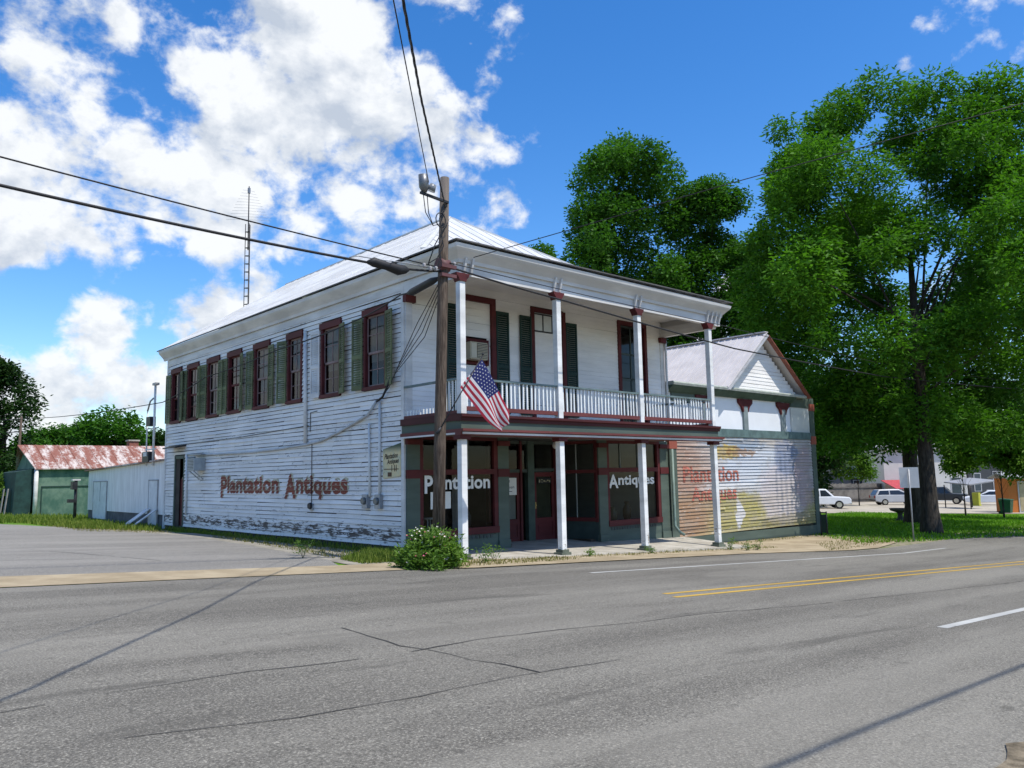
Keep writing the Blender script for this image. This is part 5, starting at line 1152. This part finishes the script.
# bundle of service drops reaching the wall by the corner
d = MB()
for k in range(4):
    d.tube([(-1.32+.03*k, -3.4, 6.25), (-.75, -1.6-.1*k, 5.5-.12*k), (-.28, -.15+.06*k, 4.75-.08*k), (-.12, .55, 4.22), (-.1, 1.0, 3.95)], .010, 5)
d.tube([(-.12, .45, 4.5), (-.16, .6, 4.2), (-.12, .85, 4.0), (-.14, 1.1, 3.9)], .03, 6)
tag(d.build('service_drop', BLACKRUB), 'loose bundle of service wires slanting from the pole to the shop wall by the corner', 'cable', 'overhead cables')

def flag():
    t = thing('flag', 'stars and stripes flag hanging from a slanting staff on the utility pole', 'flag', (-1.5, -3.42, 2.87))
    m = MB(); m.tube([(-1.52, -3.42, 2.82), (-.40, -3.57, 4.53)], .014, 8); m.lathe([(.005, -.02), (.025, 0), (.02, .03), (.003, .05)], -.395, -3.572, 4.54, 8); m.build('staff', DARK, t)
    m = MB(); m.tube([(-1.55, -3.40, 2.78), (-1.46, -3.43, 2.92)], .03, 8); m.build('socket', DARK, t)
    def lerpc(P, u):
        k = u*(len(P)-1); i = min(int(k), len(P)-2); f = k-i
        def cr(a, b, c, d): return .5*((2*b)+(-a+c)*f+(2*a-5*b+4*c-d)*f*f+(-a+3*b-3*c+d)*f**3)
        g = lambda j: P[max(0, min(len(P)-1, j))]
        return Vector([cr(g(i-1)[q], g(i)[q], g(i+1)[q], g(i+2)[q]) for q in range(3)])
    top = [(-.44, -3.57, 4.43), (-.02, -3.60, 3.87), (.31, -3.58, 3.36), (.36, -3.50, 3.10)]; bot = [(-.985, -3.50, 3.79), (-.63, -3.50, 3.47), (-.25, -3.52, 3.06), (.20, -3.5, 2.87)]
    def S(u, v, off=0):
        p = lerpc(bot, u).lerp(lerpc(top, u), v); p.y += .05*math.sin(u*7+v*5)*(.3+u)+.035*math.sin(v*11+u*3)*u+off; p.x += .012*math.sin(v*9+u*8)*u; return p
    m = MB(); m.smooth = True; nu, nv = 40, 26
    idx = {}
    for i in range(nu+1):
        for j in range(nv+1): idx[i, j] = len(m.v); m.v.append(tuple(S(i/nu, j/nv)))
    for i in range(nu):
        for j in range(nv):
            s = j//2; red = s % 2 == 0
            mi = 2 if (i < nu*.40 and s >= 6) else (0 if red else 1)
            m.f.append((idx[i, j], idx[i+1, j], idx[i+1, j+1], idx[i, j+1])); m.m.append(mi); m.sm.append(True)
    def cloth(name, c):
        q = bpy.data.materials.new(name); q.use_nodes = True; nt = q.node_tree; b = nt.nodes['Principled BSDF']; b.inputs['Base Color'].default_value = (*c, 1); b.inputs['Roughness'].default_value = .7
        tr = nt.nodes.new('ShaderNodeBsdfTranslucent'); tr.inputs[0].default_value = (*c, 1); mx = nt.nodes.new('ShaderNodeMixShader'); mx.inputs[0].default_value = .35; o = nt.nodes['Material Output']
        nt.links.new(b.outputs[0], mx.inputs[1]); nt.links.new(tr.outputs[0], mx.inputs[2]); nt.links.new(mx.outputs[0], o.inputs[0]); return q
    cl = m.build('cloth', [cloth('flag_red', (.42, .02, .045)), cloth('flag_white', (.72, .70, .70)), cloth('flag_blue', (.014, .022, .13))], t, fix=False)
    st = MB()
    for r in range(9):
        for c in range(6 if r % 2 == 0 else 5):
            u = .4*((c*2+1+(r % 2))/12); v = 6/13+(7/13)*((r+1)/10)
            for off in (-.012, .012):
                p = S(u, v, off); e1 = (S(u+.01, v)-S(u, v)).normalized(); e2 = (S(u, v+.01)-S(u, v)).normalized(); rr = .021
                pts = []
                for k in range(10):
                    a = k*math.pi/5+math.pi/2; q = rr if k % 2 == 0 else rr*.42; pts.append(p+off*Vector((0, 0, 0))+e1*q*math.cos(a)+e2*q*math.sin(a))
                st.face(pts)
    o = st.build('stars', cloth('star_white', (.7, .7, .72)), cl, fix=False)
flag()

# ------------------------------------------------------------------ television mast behind the shop
def mast():
    x, y = 6.7, 25.0
    t = thing('antenna_tower', 'slim dark lattice antenna tower standing behind the shop roof', 'antenna tower', (x, y, gz(x)))
    m = MB(); z0, z1 = gz(x), 16.2
    for k in range(3):
        a = k*2.094+.5; m.tube([(x+.17*math.cos(a), y+.17*math.sin(a), z0), (x+.15*math.cos(a), y+.15*math.sin(a), z1)], .022, 6)
    m.tube([(x, y, z1-1.5), (x, y, 18.4)], .03, 6); m.build('mast', DARK, t)
    m = MB(); n = 36
    for i in range(n):
        z = z0+(z1-z0)*i/n
        for k in range(3):
            a = k*2.094+.5; b = (k+1)*2.094+.5; m.bar((x+.17*math.cos(a), y+.17*math.sin(a), z), (x+.17*math.cos(b), y+.17*math.sin(b), z), .03, .03)
    m.build('rungs', DARK, t)
    m = MB(); dx, dy = .80, -.6       # boom direction
    m.tube([(x-.9*dy*0, y, 18.15), (x, y, 18.2)], .02, 6) if False else None
    for k in range(11):
        z = 16.4+k*.17; L = .25+.085*(11-k) if k > 1 else 1.25; m.tube([(x-L*.74, y+L*.67, z+.10), (x, y, z+.06), (x+L*.74, y-L*.67, z-.04)], .006, 5)
    m.box(x-.06, x+.06, y-.06, y+.06, 18.0, 18.3); m.build('antenna', plain('aluminium_rods', (.2, .21, .23), .4, .1, 3, .5, .5), t)
mast()

# ------------------------------------------------------------------ sheds on the left
def sheds():
    t = thing('white_outbuilding', 'low white board outbuilding on a dark concrete base behind the shop', 'outbuilding', (0, 23, 0))
    wm = Mat('white_vertical_boards', .75, .2); X = wm.xyz(); n = wm.noise(2, 6, .6, wm.map((1, 2.5, .4))); j = wm.math('ABSOLUTE', wm.math('SUBTRACT', wm.math('FRACT', wm.math('MULTIPLY', X[1], 1.7)), .5))
    c = wm.mix(wm.ramp(n, .35, .7), (.68, .66, .63), (.82, .80, .77)); wm.color(wm.mix(wm.ramp(j, .02, .008, 0, .45), c, (.25, .25, .25)))
    m = MB(); m.hexa([(.0, 17.45, .55), (6, 17.45, .55), (6, 28.6, .55), (.0, 28.6, .55), (.0, 17.45, 2.78), (6, 17.45, 2.9), (6, 28.6, 2.6), (.0, 28.6, 2.52)]); m.build('wall', wm.m, t)
    m = MB(); m.box(.03, 5.97, 17.5, 28.55, -.3, .548); m.build('base', plain('dark_stained_concrete', (.10, .105, .11), .85, .3), t)
    m = MB(); m.hexa([(-.18, 17.45, 2.78), (6.2, 17.45, 2.92), (6.2, 28.75, 2.62), (-.18, 28.75, 2.52), (-.18, 17.45, 2.84), (6.2, 17.45, 2.98), (6.2, 28.75, 2.68), (-.18, 28.75, 2.58)]); m.build('roof', RUST, t)
    for y0, y1, z0 in ((25.3, 27.5, .15), (18.1, 19.15, .1)):
        m = MB(); m.box(-.035, .02, y0, y1, z0, 1.95); d = m.build('door', plain('white_door', (.64, .65, .65), .6, .12), t)
        m = MB(); m.box(-.05, .0, y0-.06, y1+.06, 1.95, 2.0); m.box(-.045, .0, y0-.05, y0, z0, 1.95); m.box(-.045, .0, y1, y1+.05, z0, 1.95)
        if y0 > 20: m.box(-.045, -.03, 26.3, 26.36, 1.0, 1.95)
        m.build('door_frame', plain('grey_frame', (.33, .33, .33), .7, .2), d)
    t = thing('green_shed', 'green board shed with rusty metal roof beyond the white outbuilding', 'shed', (3, 40, 0))
    gm = Mat('patchy_green_boards', .8, .2); n = gm.noise(1.1, 7, .65, gm.map((1, 1, .7))); n2 = gm.noise(5, 5, .6)
    gm.color(gm.mix(gm.ramp(n2, .55, .75, 0, .5), gm.mix(gm.ramp(n, .36, .66), (.055, .12, .09), (.15, .225, .165)), (.05, .07, .05)))
    m = MB(); m.box(-.5, 11, 38, 43, -.6, 2.85); m.prism([(38, 2.85), (43, 2.85), (40.5, 4.3)], 'x', -.6, 11); m.build('wall', gm.m, t)
    m = MB(); m.hexa([(-.62, 37.75, 2.78), (11.3, 37.75, 2.83), (11.3, 40.5, 4.33), (-1.1, 40.5, 4.30), (-.62, 37.75, 2.84), (11.3, 37.75, 2.89), (11.3, 40.5, 4.39), (-1.1, 40.5, 4.36)])
    m.hexa([(-1.1, 40.5, 4.30), (11.3, 40.5, 4.33), (11.3, 43.3, 2.8), (-.62, 43.3, 2.8), (-1.1, 40.5, 4.36), (11.3, 40.5, 4.39), (11.3, 43.3, 2.86), (-.62, 43.3, 2.86)])
    for k in range(20): m.bar((-.5+k*.6, 37.76, 2.87), (-.7+k*.6, 40.5, 4.38), .04, .03)
    m.build('roof', RUST, t)
    m = MB(); m.tube([(-.5, 37.9, -.2), (-.5, 37.9, 2.85)], .12, 8); m.build('corner_post', TRIMW, t)
    m = MB(); m.box(-.2, 2.9, 37.95, 38.0, 1.72, 1.78); m.box(-.2, -.14, 37.95, 38.0, -.1, 1.75); m.box(1.7, 1.75, 37.95, 38, -.1, 1.75); m.build('door_frame', plain('dark_green_trim', (.02, .05, .04), .7, .2), t)
    m = MB(); m.hexa([(-1.6, 38.2, .0), (-.7, 38.2, .0), (-.7, 43, .0), (-1.6, 43, 0), (-1.5, 38.2, 2.65), (-.55, 38.2, 2.85), (-.55, 43, 2.85), (-1.5, 43, 2.65)]); m.build('lean_to', plain('dark_green_lean_to', (.018, .05, .045), .8, .3), t)
    for k, y in enumerate((39.0, 40.2, 41.4)):
        m = MB(); m.bar((-1.9, y, -.05), (-1.7, y+.2, 1.65), .3, .06, (1, 0, 0)); tag(m.build('plank', plain('grey_plank', (.22, .21, .2), .8, .25)), ('grey plank leaning on the shed end, nearest the white corner post', 'grey plank leaning on the shed end, middle of three', 'grey plank leaning on the shed end, farthest from the white corner post')[k], 'plank', 'planks leaning on the shed')
    t = thing('chimney', 'short brick chimney with pale cap above the rusty roof', 'chimney', (5.9, 41.3, 3.5))
    m = MB(); m.box(5.6, 6.2, 41.0, 41.6, 3.5, 4.72); m.build('stack', BRICK, t); m = MB(); m.box(5.53, 6.27, 40.93, 41.67, 4.72, 4.82); m.build('cap', CONC, t)
    t = thing('post_lamp', 'dark post with a pale hood and a box between the shed and the white outbuilding', 'post', (-.8, 27.5, 0))
    m = MB(); m.tube([(-.75, 27.9, -.2), (-.75, 27.9, 2.1)], .075, 8); m.build('post', DARK, t); m = MB(); m.box(-.95, -.58, 27.75, 28.05, 2.05, 2.12); m.build('hood', TRIMW, t); m = MB(); m.box(-1.1, -.72, 27.75, 28.05, .95, 1.12); m.build('box', DARK, t); m = MB(); m.box(-.95, -.72, 27.7, 28.1, 1.6, 2.0); m.build('box', DARK, t)
    for dy, lab in ((0, 'white board panel leaning on the outbuilding, the left one'), (-1.15, 'narrow white board leaning on the outbuilding beside the right door')):
        m = MB(); w = .5 if dy == 0 else .22
        m.hexa([(-1.0, 19.8+dy, -.02), (-1.0, 19.8+dy-w, -.02), (-.94, 19.8+dy-w, -.02), (-.94, 19.8+dy, -.02), (-.12, 19.3+dy, .75), (-.12, 19.3+dy-w, .75), (-.06, 19.3+dy-w, .75), (-.06, 19.3+dy, .75)])
        tag(m.build('leaning_board', plain('white_board', (.66, .66, .65), .7, .15)), lab, 'board', 'boards leaning on the outbuilding')
    # service riser at the rear corner
    t = thing('service_riser', 'white metal riser frame with meter boxes at the rear corner of the shop', 'electrical riser', (-.1, 18.6, 2.8))
    m = MB(); m.tube([(-.05, 19.6, 2.6), (-.05, 19.6, 5.0)], .03, 8); m.tube([(-.05, 18.7, 2.6), (-.05, 18.7, 6.1)], .05, 8); m.bar((-.05, 19.7, 3.3), (-.05, 18.4, 3.3), .05, .05); m.bar((-.05, 19.7, 4.2), (-.05, 18.4, 4.2), .05, .05); m.build('frame', WHITEMET, t)
    m = MB(); m.box(-.12, .05, 18.5, 18.9, 6.05, 6.15); m.tube([(-.05, 19.6, 5.0), (-.05, 19.3, 5.4), (-.05, 18.9, 5.5)], .035, 8); m.build('weatherhead', GREYMET, t)
    m = MB(); m.box(-.22, .05, 18.8, 19.6, 2.75, 3.2); m.build('box', DARK, t); m = MB(); m.box(-.2, .05, 18.8, 19.3, 4.3, 4.7); m.build('box', DARK, t); m = MB(); m.box(-.26, -.2, 18.95, 19.35, 3.0, 3.17); m.build('label_plate', TRIMW, t)
    t = thing('utility_pole', 'thin far utility pole standing left of the green shed', 'utility pole', (1.2, 53, 0)); s_ = spot(17, 58)
    t.location = (s_[0], s_[1], s_[2]); m = MB(); m.tube([(s_[0], s_[1], -.3), (s_[0]+.1, s_[1], 6.9)], [.12, .08], 8); m.build('shaft', POLEW, t); m = MB(); m.bar((s_[0]-.8, s_[1], 5.7), (s_[0]+.4, s_[1], 5.8), .06, .06); m.build('arm', DARK, t)
sheds()

# ------------------------------------------------------------------ lawn and car park on the right
def right_side():
    t = thing('road_sign', 'blank back of a square road sign before the big pecan trunk', 'sign', (19.85, -4.5, gz(19.85)))
    d = ray(914, 470); d.z = 0; d.normalize(); s = Vector((d.y, -d.x, 0)); b = Vector((19.85, -4.5, 0))
    m = MB(); m.tube([b+Vector((0, 0, gz(19.85)-.2)), b+Vector((0, 0, 1.86))], .03, 6); m.build('post', GREYMET, t)
    m = MB(); a = s*.33; o = b+d*.04; m.hexa([o-a+Vector((0, 0, 1.16)), o+a+Vector((0, 0, 1.16)), o+a+d*.02+Vector((0, 0, 1.16)), o-a+d*.02+Vector((0, 0, 1.16)), o-a+Vector((0, 0, 1.93)), o+a+Vector((0, 0, 1.93)), o+a+d*.02+Vector((0, 0, 1.93)), o-a+d*.02+Vector((0, 0, 1.93))]); m.build('panel', plain('sign_back', (.58, .58, .56), .5, .08), t)
    x, y = 36.9, 2.8; g = gz(x); t = thing('birdbath', 'dark stone pedestal birdbath on the lawn left of the second pecan trunk', 'birdbath', (x, y, g))
    m = MB(); m.lathe([(.30, 0), (.28, .08), (.16, .14), (.13, .4), (.2, .52)], x, y, g, 14); m.build('pedestal', plain('mossy_stone', (.09, .085, .075), .9, .3), t); m = MB(); m.lathe([(.2, .5), (.5, .60), (.58, .74), (.52, .74), (.3, .66), (.02, .63)], x, y, g, 16); m.build('bowl', plain('dark_stone', (.11, .10, .09), .9, .3), t)
    a = Vector(spot(817.5, 33.4)); b = Vector(spot(823.5, 33.2)); t = thing('railing', 'short dark green metal railing at the right corner of the annex', 'railing', tuple(a))
    for p in (a, b): m = MB(); m.tube([p-Vector((0, 0, .1)), p+Vector((0, 0, 1.0))], .03, 6); m.build('post', DARK, t)
    m = MB(); m.bar(a+Vector((0, 0, .95)), b+Vector((0, 0, .95)), .05, .05); m.bar(a+Vector((0, 0, .5)), b+Vector((0, 0, .5)), .02, .75); m.build('panel', GREEN, t)
right_side()

CARGLASS = plain('dark_car_glass', (.02, .024, .028), .08, .1, 3, .6); CHROME = plain('chrome', (.5, .5, .5), .2, .1, 3, .5, 1); TYRE = plain('tyre', (.02, .02, .02), .8, .2); LAMPR = plain('red_lamp', (.35, .02, .02), .3, .1); LAMPW = plain('clear_lamp', (.7, .7, .68), .2, .05)
def car(name, label, pos, yaw, kind, col, cat):
    t = thing(name, label, cat, (0, 0, 0), 'cars in the car park'); P = plain(name+'_paint', col, .3, .06, 2, .5)
    L, Wd = {'pickup': (5.5, 1.9), 'sedan': (4.8, 1.8), 'hatch': (4.5, 1.78)}[kind]
    l = L/2
    if kind == 'pickup': low = [(-l, .55), (-l, 1.08), (-.35, 1.10), (1.15, 1.10), (l-.15, 1.02), (l, .85), (l, .45), (l-.4, .38), (-l+.4, .42)]; gh = [(-.55, 1.08), (-.45, 1.74), (.70, 1.76), (1.35, 1.10)]
    elif kind == 'sedan': low = [(-l, .5), (-l+.05, .98), (-1.5, 1.02), (1.0, .98), (l-.2, .80), (l, .65), (l, .35), (l-.5, .28), (-l+.5, .28)]; gh = [(-1.75, .98), (-1.0, 1.42), (.25, 1.45), (1.15, .96)]
    else: low = [(-l, .45), (-l+.02, 1.0), (-1.5, 1.06), (1.0, 1.02), (l-.2, .85), (l, .65), (l, .35), (l-.5, .28), (-l+.5, .3)]; gh = [(-l+.08, 1.02), (-l+.45, 1.56), (.2, 1.6), (1.25, 1.0)]
    m = MB(); m.prism(low, 'y', -Wd/2, Wd/2); m.build('body', P, t, .07)
    m = MB(); n = len(gh); w0, w1 = Wd/2-.04, Wd/2-.2
    ws = [w0, w1, w1, w0]; b = [(x, -w, z) for (x, z), w in zip(gh, ws)]+[(x, w, z) for (x, z), w in zip(gh, ws)]
    m.v = b; m.f = [(0, 1, 2, 3), (7, 6, 5, 4), (0, 4, 5, 1), (1, 5, 6, 2), (2, 6, 7, 3), (3, 7, 4, 0)]; m.m = [0]*6; m.sm = [False]*6; m.build('cabin', P, t, .05)
    def sidepane(s, q): # quad on the cabin's side, in the (x,z) plane between belt and roof
        zb, zt = gh[0][1], gh[1][1]; pts = []
        for x, z in q: f = (z-zb)/(zt-zb); pts.append((x, s*(w0+(w1-w0)*f+.012), z))
        return pts
    zb, zt = gh[0][1]+.04, gh[1][1]-.09
    xr0, xr1, xf1, xf0 = gh[0][0]+.22, gh[1][0]+.1, gh[2][0]-.08, gh[3][0]-.22; mid = (xr1+xf1)/2+.0
    for s in (-1, 1):
        for q in ([(xr0, zb), (mid-.05, zb), (mid-.05, zt), (xr1, zt)], [(mid+.05, zb), (xf0, zb), (xf1, zt), (mid+.05, zt)]):
            m = MB(); m.face(sidepane(s, q)); m.build('side_window', CARGLASS, t)
    for a, c, nm in ((gh[3], gh[2], 'windscreen'), (gh[0], gh[1], 'rear_window')):
        dx = .015 if nm == 'windscreen' else -.015; m = MB(); lo = Vector((a[0], 0, a[1])).lerp(Vector((c[0], 0, c[1])), .08); hi = Vector((a[0], 0, a[1])).lerp(Vector((c[0], 0, c[1])), .9)
        m.face([(lo.x+dx, -w0+.12, lo.z+.01), (lo.x+dx, w0-.12, lo.z+.01), (hi.x+dx, w1-.04, hi.z+.01), (hi.x+dx, -w1+.04, hi.z+.01)]); m.build(nm, CARGLASS, t)
    if kind == 'pickup': m = MB(); m.box(-l+.08, -.62, -Wd/2+.09, Wd/2-.09, 1.085, 1.115); m.build('truck_bed', DARK, t)
    for s in (-1, 1):
        m = MB(); m.box(l-.08, l+.015, s*(Wd/2-.45), s*(Wd/2-.06), .66, .84); m.build('headlight', LAMPW, t); m = MB(); m.box(-l-.015, -l+.08, s*(Wd/2-.3), s*(Wd/2-.05), .72, .98); m.build('tail_light', LAMPR, t)
        for xw in (-l*.58, l*.62):
            r = .37 if kind == 'pickup' else .32
            m = MB(); m.tube([(xw, s*(Wd/2-.2), r), (xw, s*(Wd/2+.02), r)], r, 18); w = m.build('wheel', TYRE, t)
            m = MB(); m.tube([(xw, s*(Wd/2), r), (xw, s*(Wd/2+.035), r)], r*.62, 14); m.build('rim', CHROME, w)
    m = MB(); m.box(l-.06, l+.05, -Wd/2+.05, Wd/2-.05, .38, .55); m.box(-l-.05, -l+.06, -Wd/2+.05, Wd/2-.05, .42, .58); m.build('bumper', DARK if kind != 'pickup' else CHROME, t)
    t.location = (pos[0], pos[1], gz(pos[0])+.01); t.rotation_euler = (0, 0, yaw); return t
def vdir(px): d = ray(px, 470); return math.atan2(d.y, d.x)
def lot():
    def at(px, dep): return spot(px, dep)
    s = at(815, 72); car('pickup_truck', 'white pickup truck parked in front of the plank fence', s, vdir(815)-R(80), 'pickup', (.74, .75, .76), 'pickup truck')
    s = at(893, 81); car('parked_car', 'silver hatchback parked under the red awning', s, vdir(893)-R(70), 'hatch', (.42, .43, .45), 'car')
    s = at(936, 83); car('pickup_truck', 'dark pickup truck half hidden behind the big pecan trunk', s, vdir(936)-R(95), 'pickup', (.03, .035, .04), 'pickup truck')
    s = at(989, 78); car('parked_car', 'white sedan parked beyond the carport post', s, vdir(989)+R(95), 'sedan', (.74, .75, .77), 'car')
    # plank fence
    t = thing('plank_fence', 'grey wooden plank fence behind the white pickup truck', 'fence', (*at(862, 90)[:2], gz(70)))
    m = MB(); a = Vector(at(800, 88)); b = Vector(at(882, 93)); n = 60
    for k in range(n):
        p = a.lerp(b, k/n); q = a.lerp(b, (k+.94)/n); g = gz(p.x)-.1; h = 2.25+random.uniform(-.05, .05); dd = Vector((q.y-p.y, p.x-q.x, 0)).normalized()*.03
        m.hexa([(p.x, p.y, g), (q.x, q.y, g), (q.x+dd.x, q.y+dd.y, g), (p.x+dd.x, p.y+dd.y, g), (p.x, p.y, g+h), (q.x, q.y, g+h), (q.x+dd.x, q.y+dd.y, g+h), (p.x+dd.x, p.y+dd.y, g+h)])
    m.build('planks', plain('weathered_planks', (.17, .155, .135), .9, .35, 1.2), t); m = MB(); dd = Vector((b.y-a.y, a.x-b.x, 0)).normalized()*-.05
    for z in (.4, 1.7): m.bar(a+Vector((0, 0, z))-dd*2, b+Vector((0, 0, z))-dd*2, .05, .1)
    m.build('rail', plain('fence_rail', (.12, .11, .1), .9, .3), t)
    def house(name, label, px0, px1, dep, z1, col, roofc, cat='building', wins=(), rh=1.2, back=9, ridge=None):
        A = Vector(at(px0, dep)); B = Vector(at(px1, dep)); u = (B-A); u.z = 0; w = u.length; u.normalize(); nrm = Vector((-u.y, u.x, 0)); g = min(gz(A.x), gz(B.x))-.3
        if nrm.dot(A-CAM) < 0: nrm = -nrm
        t = thing(name, label, cat, (A.x, A.y, g)); P = lambda a, d, z: tuple(Vector((A.x, A.y, 0))+u*a+nrm*d+Vector((0, 0, z)))
        m = MB(); m.hexa([P(0, 0, g), P(w, 0, g), P(w, back, g), P(0, back, g), P(0, 0, z1), P(w, 0, z1), P(w, back, z1), P(0, back, z1)]); m.build('wall', plain(name+'_wall', col, .7, .1, .8), t)
        m = MB(); m.hexa([P(-.3, -.5, z1-.05), P(w+.3, -.5, z1-.05), P(w+.3, back/2, z1+rh), P(-.3, back/2, z1+rh), P(-.3, -.5, z1+.06), P(w+.3, -.5, z1+.06), P(w+.3, back/2, z1+rh+.1), P(-.3, back/2, z1+rh+.1)]); m.hexa([P(-.3, back/2, z1+rh), P(w+.3, back/2, z1+rh), P(w+.3, back+.4, z1), P(-.3, back+.4, z1), P(-.3, back/2, z1+rh+.1), P(w+.3, back/2, z1+rh+.1), P(w+.3, back+.4, z1+.1), P(-.3, back+.4, z1+.1)]); m.build('roof', plain(name+'_roof', roofc, .5, .1, 1), t)
        for f0, f1, za, zb, c in wins:
            m = MB(); m.hexa([P(w*f0, -.06, za), P(w*f1, -.06, za), P(w*f1, .05, za), P(w*f0, .05, za), P(w*f0, -.06, zb), P(w*f1, -.06, zb), P(w*f1, .05, zb), P(w*f0, .05, zb)]); f = m.build('window', plain('window_trim', (.5, .5, .5), .6, .1), t)
            m = MB(); e = .08; m.face([P(w*f0+e, -.075, za+e), P(w*f1-e, -.075, za+e), P(w*f1-e, -.075, zb-e), P(w*f0+e, -.075, zb-e)]); m.build('pane', plain('dark_pane', c, .15, .2, 3, .5), f)
        return t, P, w, g
    house('blue_roofed_house', 'small house with pale blue metal roof seen over the plank fence', 850, 872, 98, .9, (.05, .06, .09), (.42, .52, .62), 'house', ((.1, .4, 0, .6, (.02, .02, .03)), (.6, .9, 0, .6, (.02, .02, .03))), 1.6)
    t, P, w, g = house('white_store', 'long white building behind the red awning and the pecan trunks', 884, 966, 92, 4.2, (.55, .54, .50), (.5, .5, .5), 'building', ((.80, .93, -1.6, .8, (.03, .05, .06)), (.4, .48, .4, 2.4, (.04, .05, .05))), .8, 12)
    m = MB(); m.hexa([P(-.5, -3.6, -.35), P(w*.40, -3.6, -.35), P(w*.40, -.08, .55), P(-.5, -.08, .55), P(-.5, -3.6, -.28), P(w*.40, -3.6, -.28), P(w*.40, -.08, .62), P(-.5, -.08, .62)]); m.build('awning', plain('red_awning', (.42, .06, .07), .7, .2), t)
    m = MB()
    for a in (.1, w*.2, w*.39): m.tube([P(a, -3.5, g), P(a, -3.5, -.33)], .06, 6)
    m.build('awning_post', WHITEMET, t)
    house('dark_house', 'dark house with white posts beyond the white sedan', 968, 1016, 96, 4.0, (.06, .065, .07), (.12, .12, .13), 'house', ((.1, .25, -1, 1.2, (.05, .07, .09)), (.5, .7, -1.2, 1.4, (.03, .03, .04))), 1.5)
    house('orange_shed', 'orange painted shed with a tan door at the right edge beside the green bin', 1006, 1060, 60, 1.0, (.50, .155, .03), (.30, .31, .30), 'shed', ((.18, .40, -1.55, .8, (.40, .33, .20)),), .35, 1.6)
    A = Vector(at(968, 68)); B = Vector(at(996, 68)); t = thing('carport', 'low grey carport roof on thin posts in front of the white sedan', 'carport', tuple(A)); n = (B-A); n.z = 0; n.normalize(); f = Vector((-n.y, n.x, 0))
    m = MB(); m.hexa([A+Vector((0, 0, 2.0)), B+Vector((0, 0, 2.35)), B+f*4+Vector((0, 0, 2.55)), A+f*4+Vector((0, 0, 2.2)), A+Vector((0, 0, 2.1)), B+Vector((0, 0, 2.45)), B+f*4+Vector((0, 0, 2.65)), A+f*4+Vector((0, 0, 2.3))]); m.build('roof', plain('grey_sheet', (.3, .3, .3), .5, .1), t)
    m = MB()
    for p in (A, B, A+f*4, B+f*4): m.tube([(p.x, p.y, gz(p.x)-.1), (p.x, p.y, gz(p.x)+2.05)], .05, 6)
    m.build('posts', DARK, t)
    x, y, g = at(1003, 58); t = thing('wheelie_bin', 'dark green wheelie bin in front of the orange shed', 'bin', (x, y, g)); m = MB(); m.hexa([(x-.28, y-.3, g+.06), (x+.28, y-.3, g+.06), (x+.28, y+.3, g+.06), (x-.28, y+.3, g+.06), (x-.36, y-.4, g+.98), (x+.36, y-.4, g+.98), (x+.36, y+.4, g+.98), (x-.36, y+.4, g+.98)]); m.build('body', plain('bin_green', (.015, .075, .04), .5, .15), t)
    m = MB(); m.hexa([(x-.38, y-.43, g+.98), (x+.38, y-.43, g+.98), (x+.38, y+.43, g+1.02), (x-.38, y+.43, g+1.02), (x-.36, y-.4, g+1.03), (x+.36, y-.4, g+1.03), (x+.36, y+.4, g+1.1), (x-.36, y+.4, g+1.1)]); m.build('lid', plain('bin_lid', (.02, .09, .05), .5, .1), t)
    m = MB(); m.tube([(x-.26, y+.38, g+.1), (x+.26, y+.38, g+.1)], .1, 10); m.build('wheel', TYRE, t)
    x, y, g = at(974, 76); m = MB(); m.box(x-.3, x+.3, y-.3, y+.3, g, g+.15); m.hexa([(x-.25, y-.25, g+.15), (x+.25, y-.25, g+.15), (x+.25, y+.25, g+.15), (x-.25, y+.25, g+.15), (x-.3, y-.3, g+1.25), (x+.3, y-.3, g+1.25), (x+.3, y+.3, g+1.25), (x-.3, y+.3, g+1.25)]); tag(m.build('crate', plain('yellow_crate', (.4, .4, .04), .6, .1)), 'yellow container left of the white sedan under the carport', 'container')
lot()
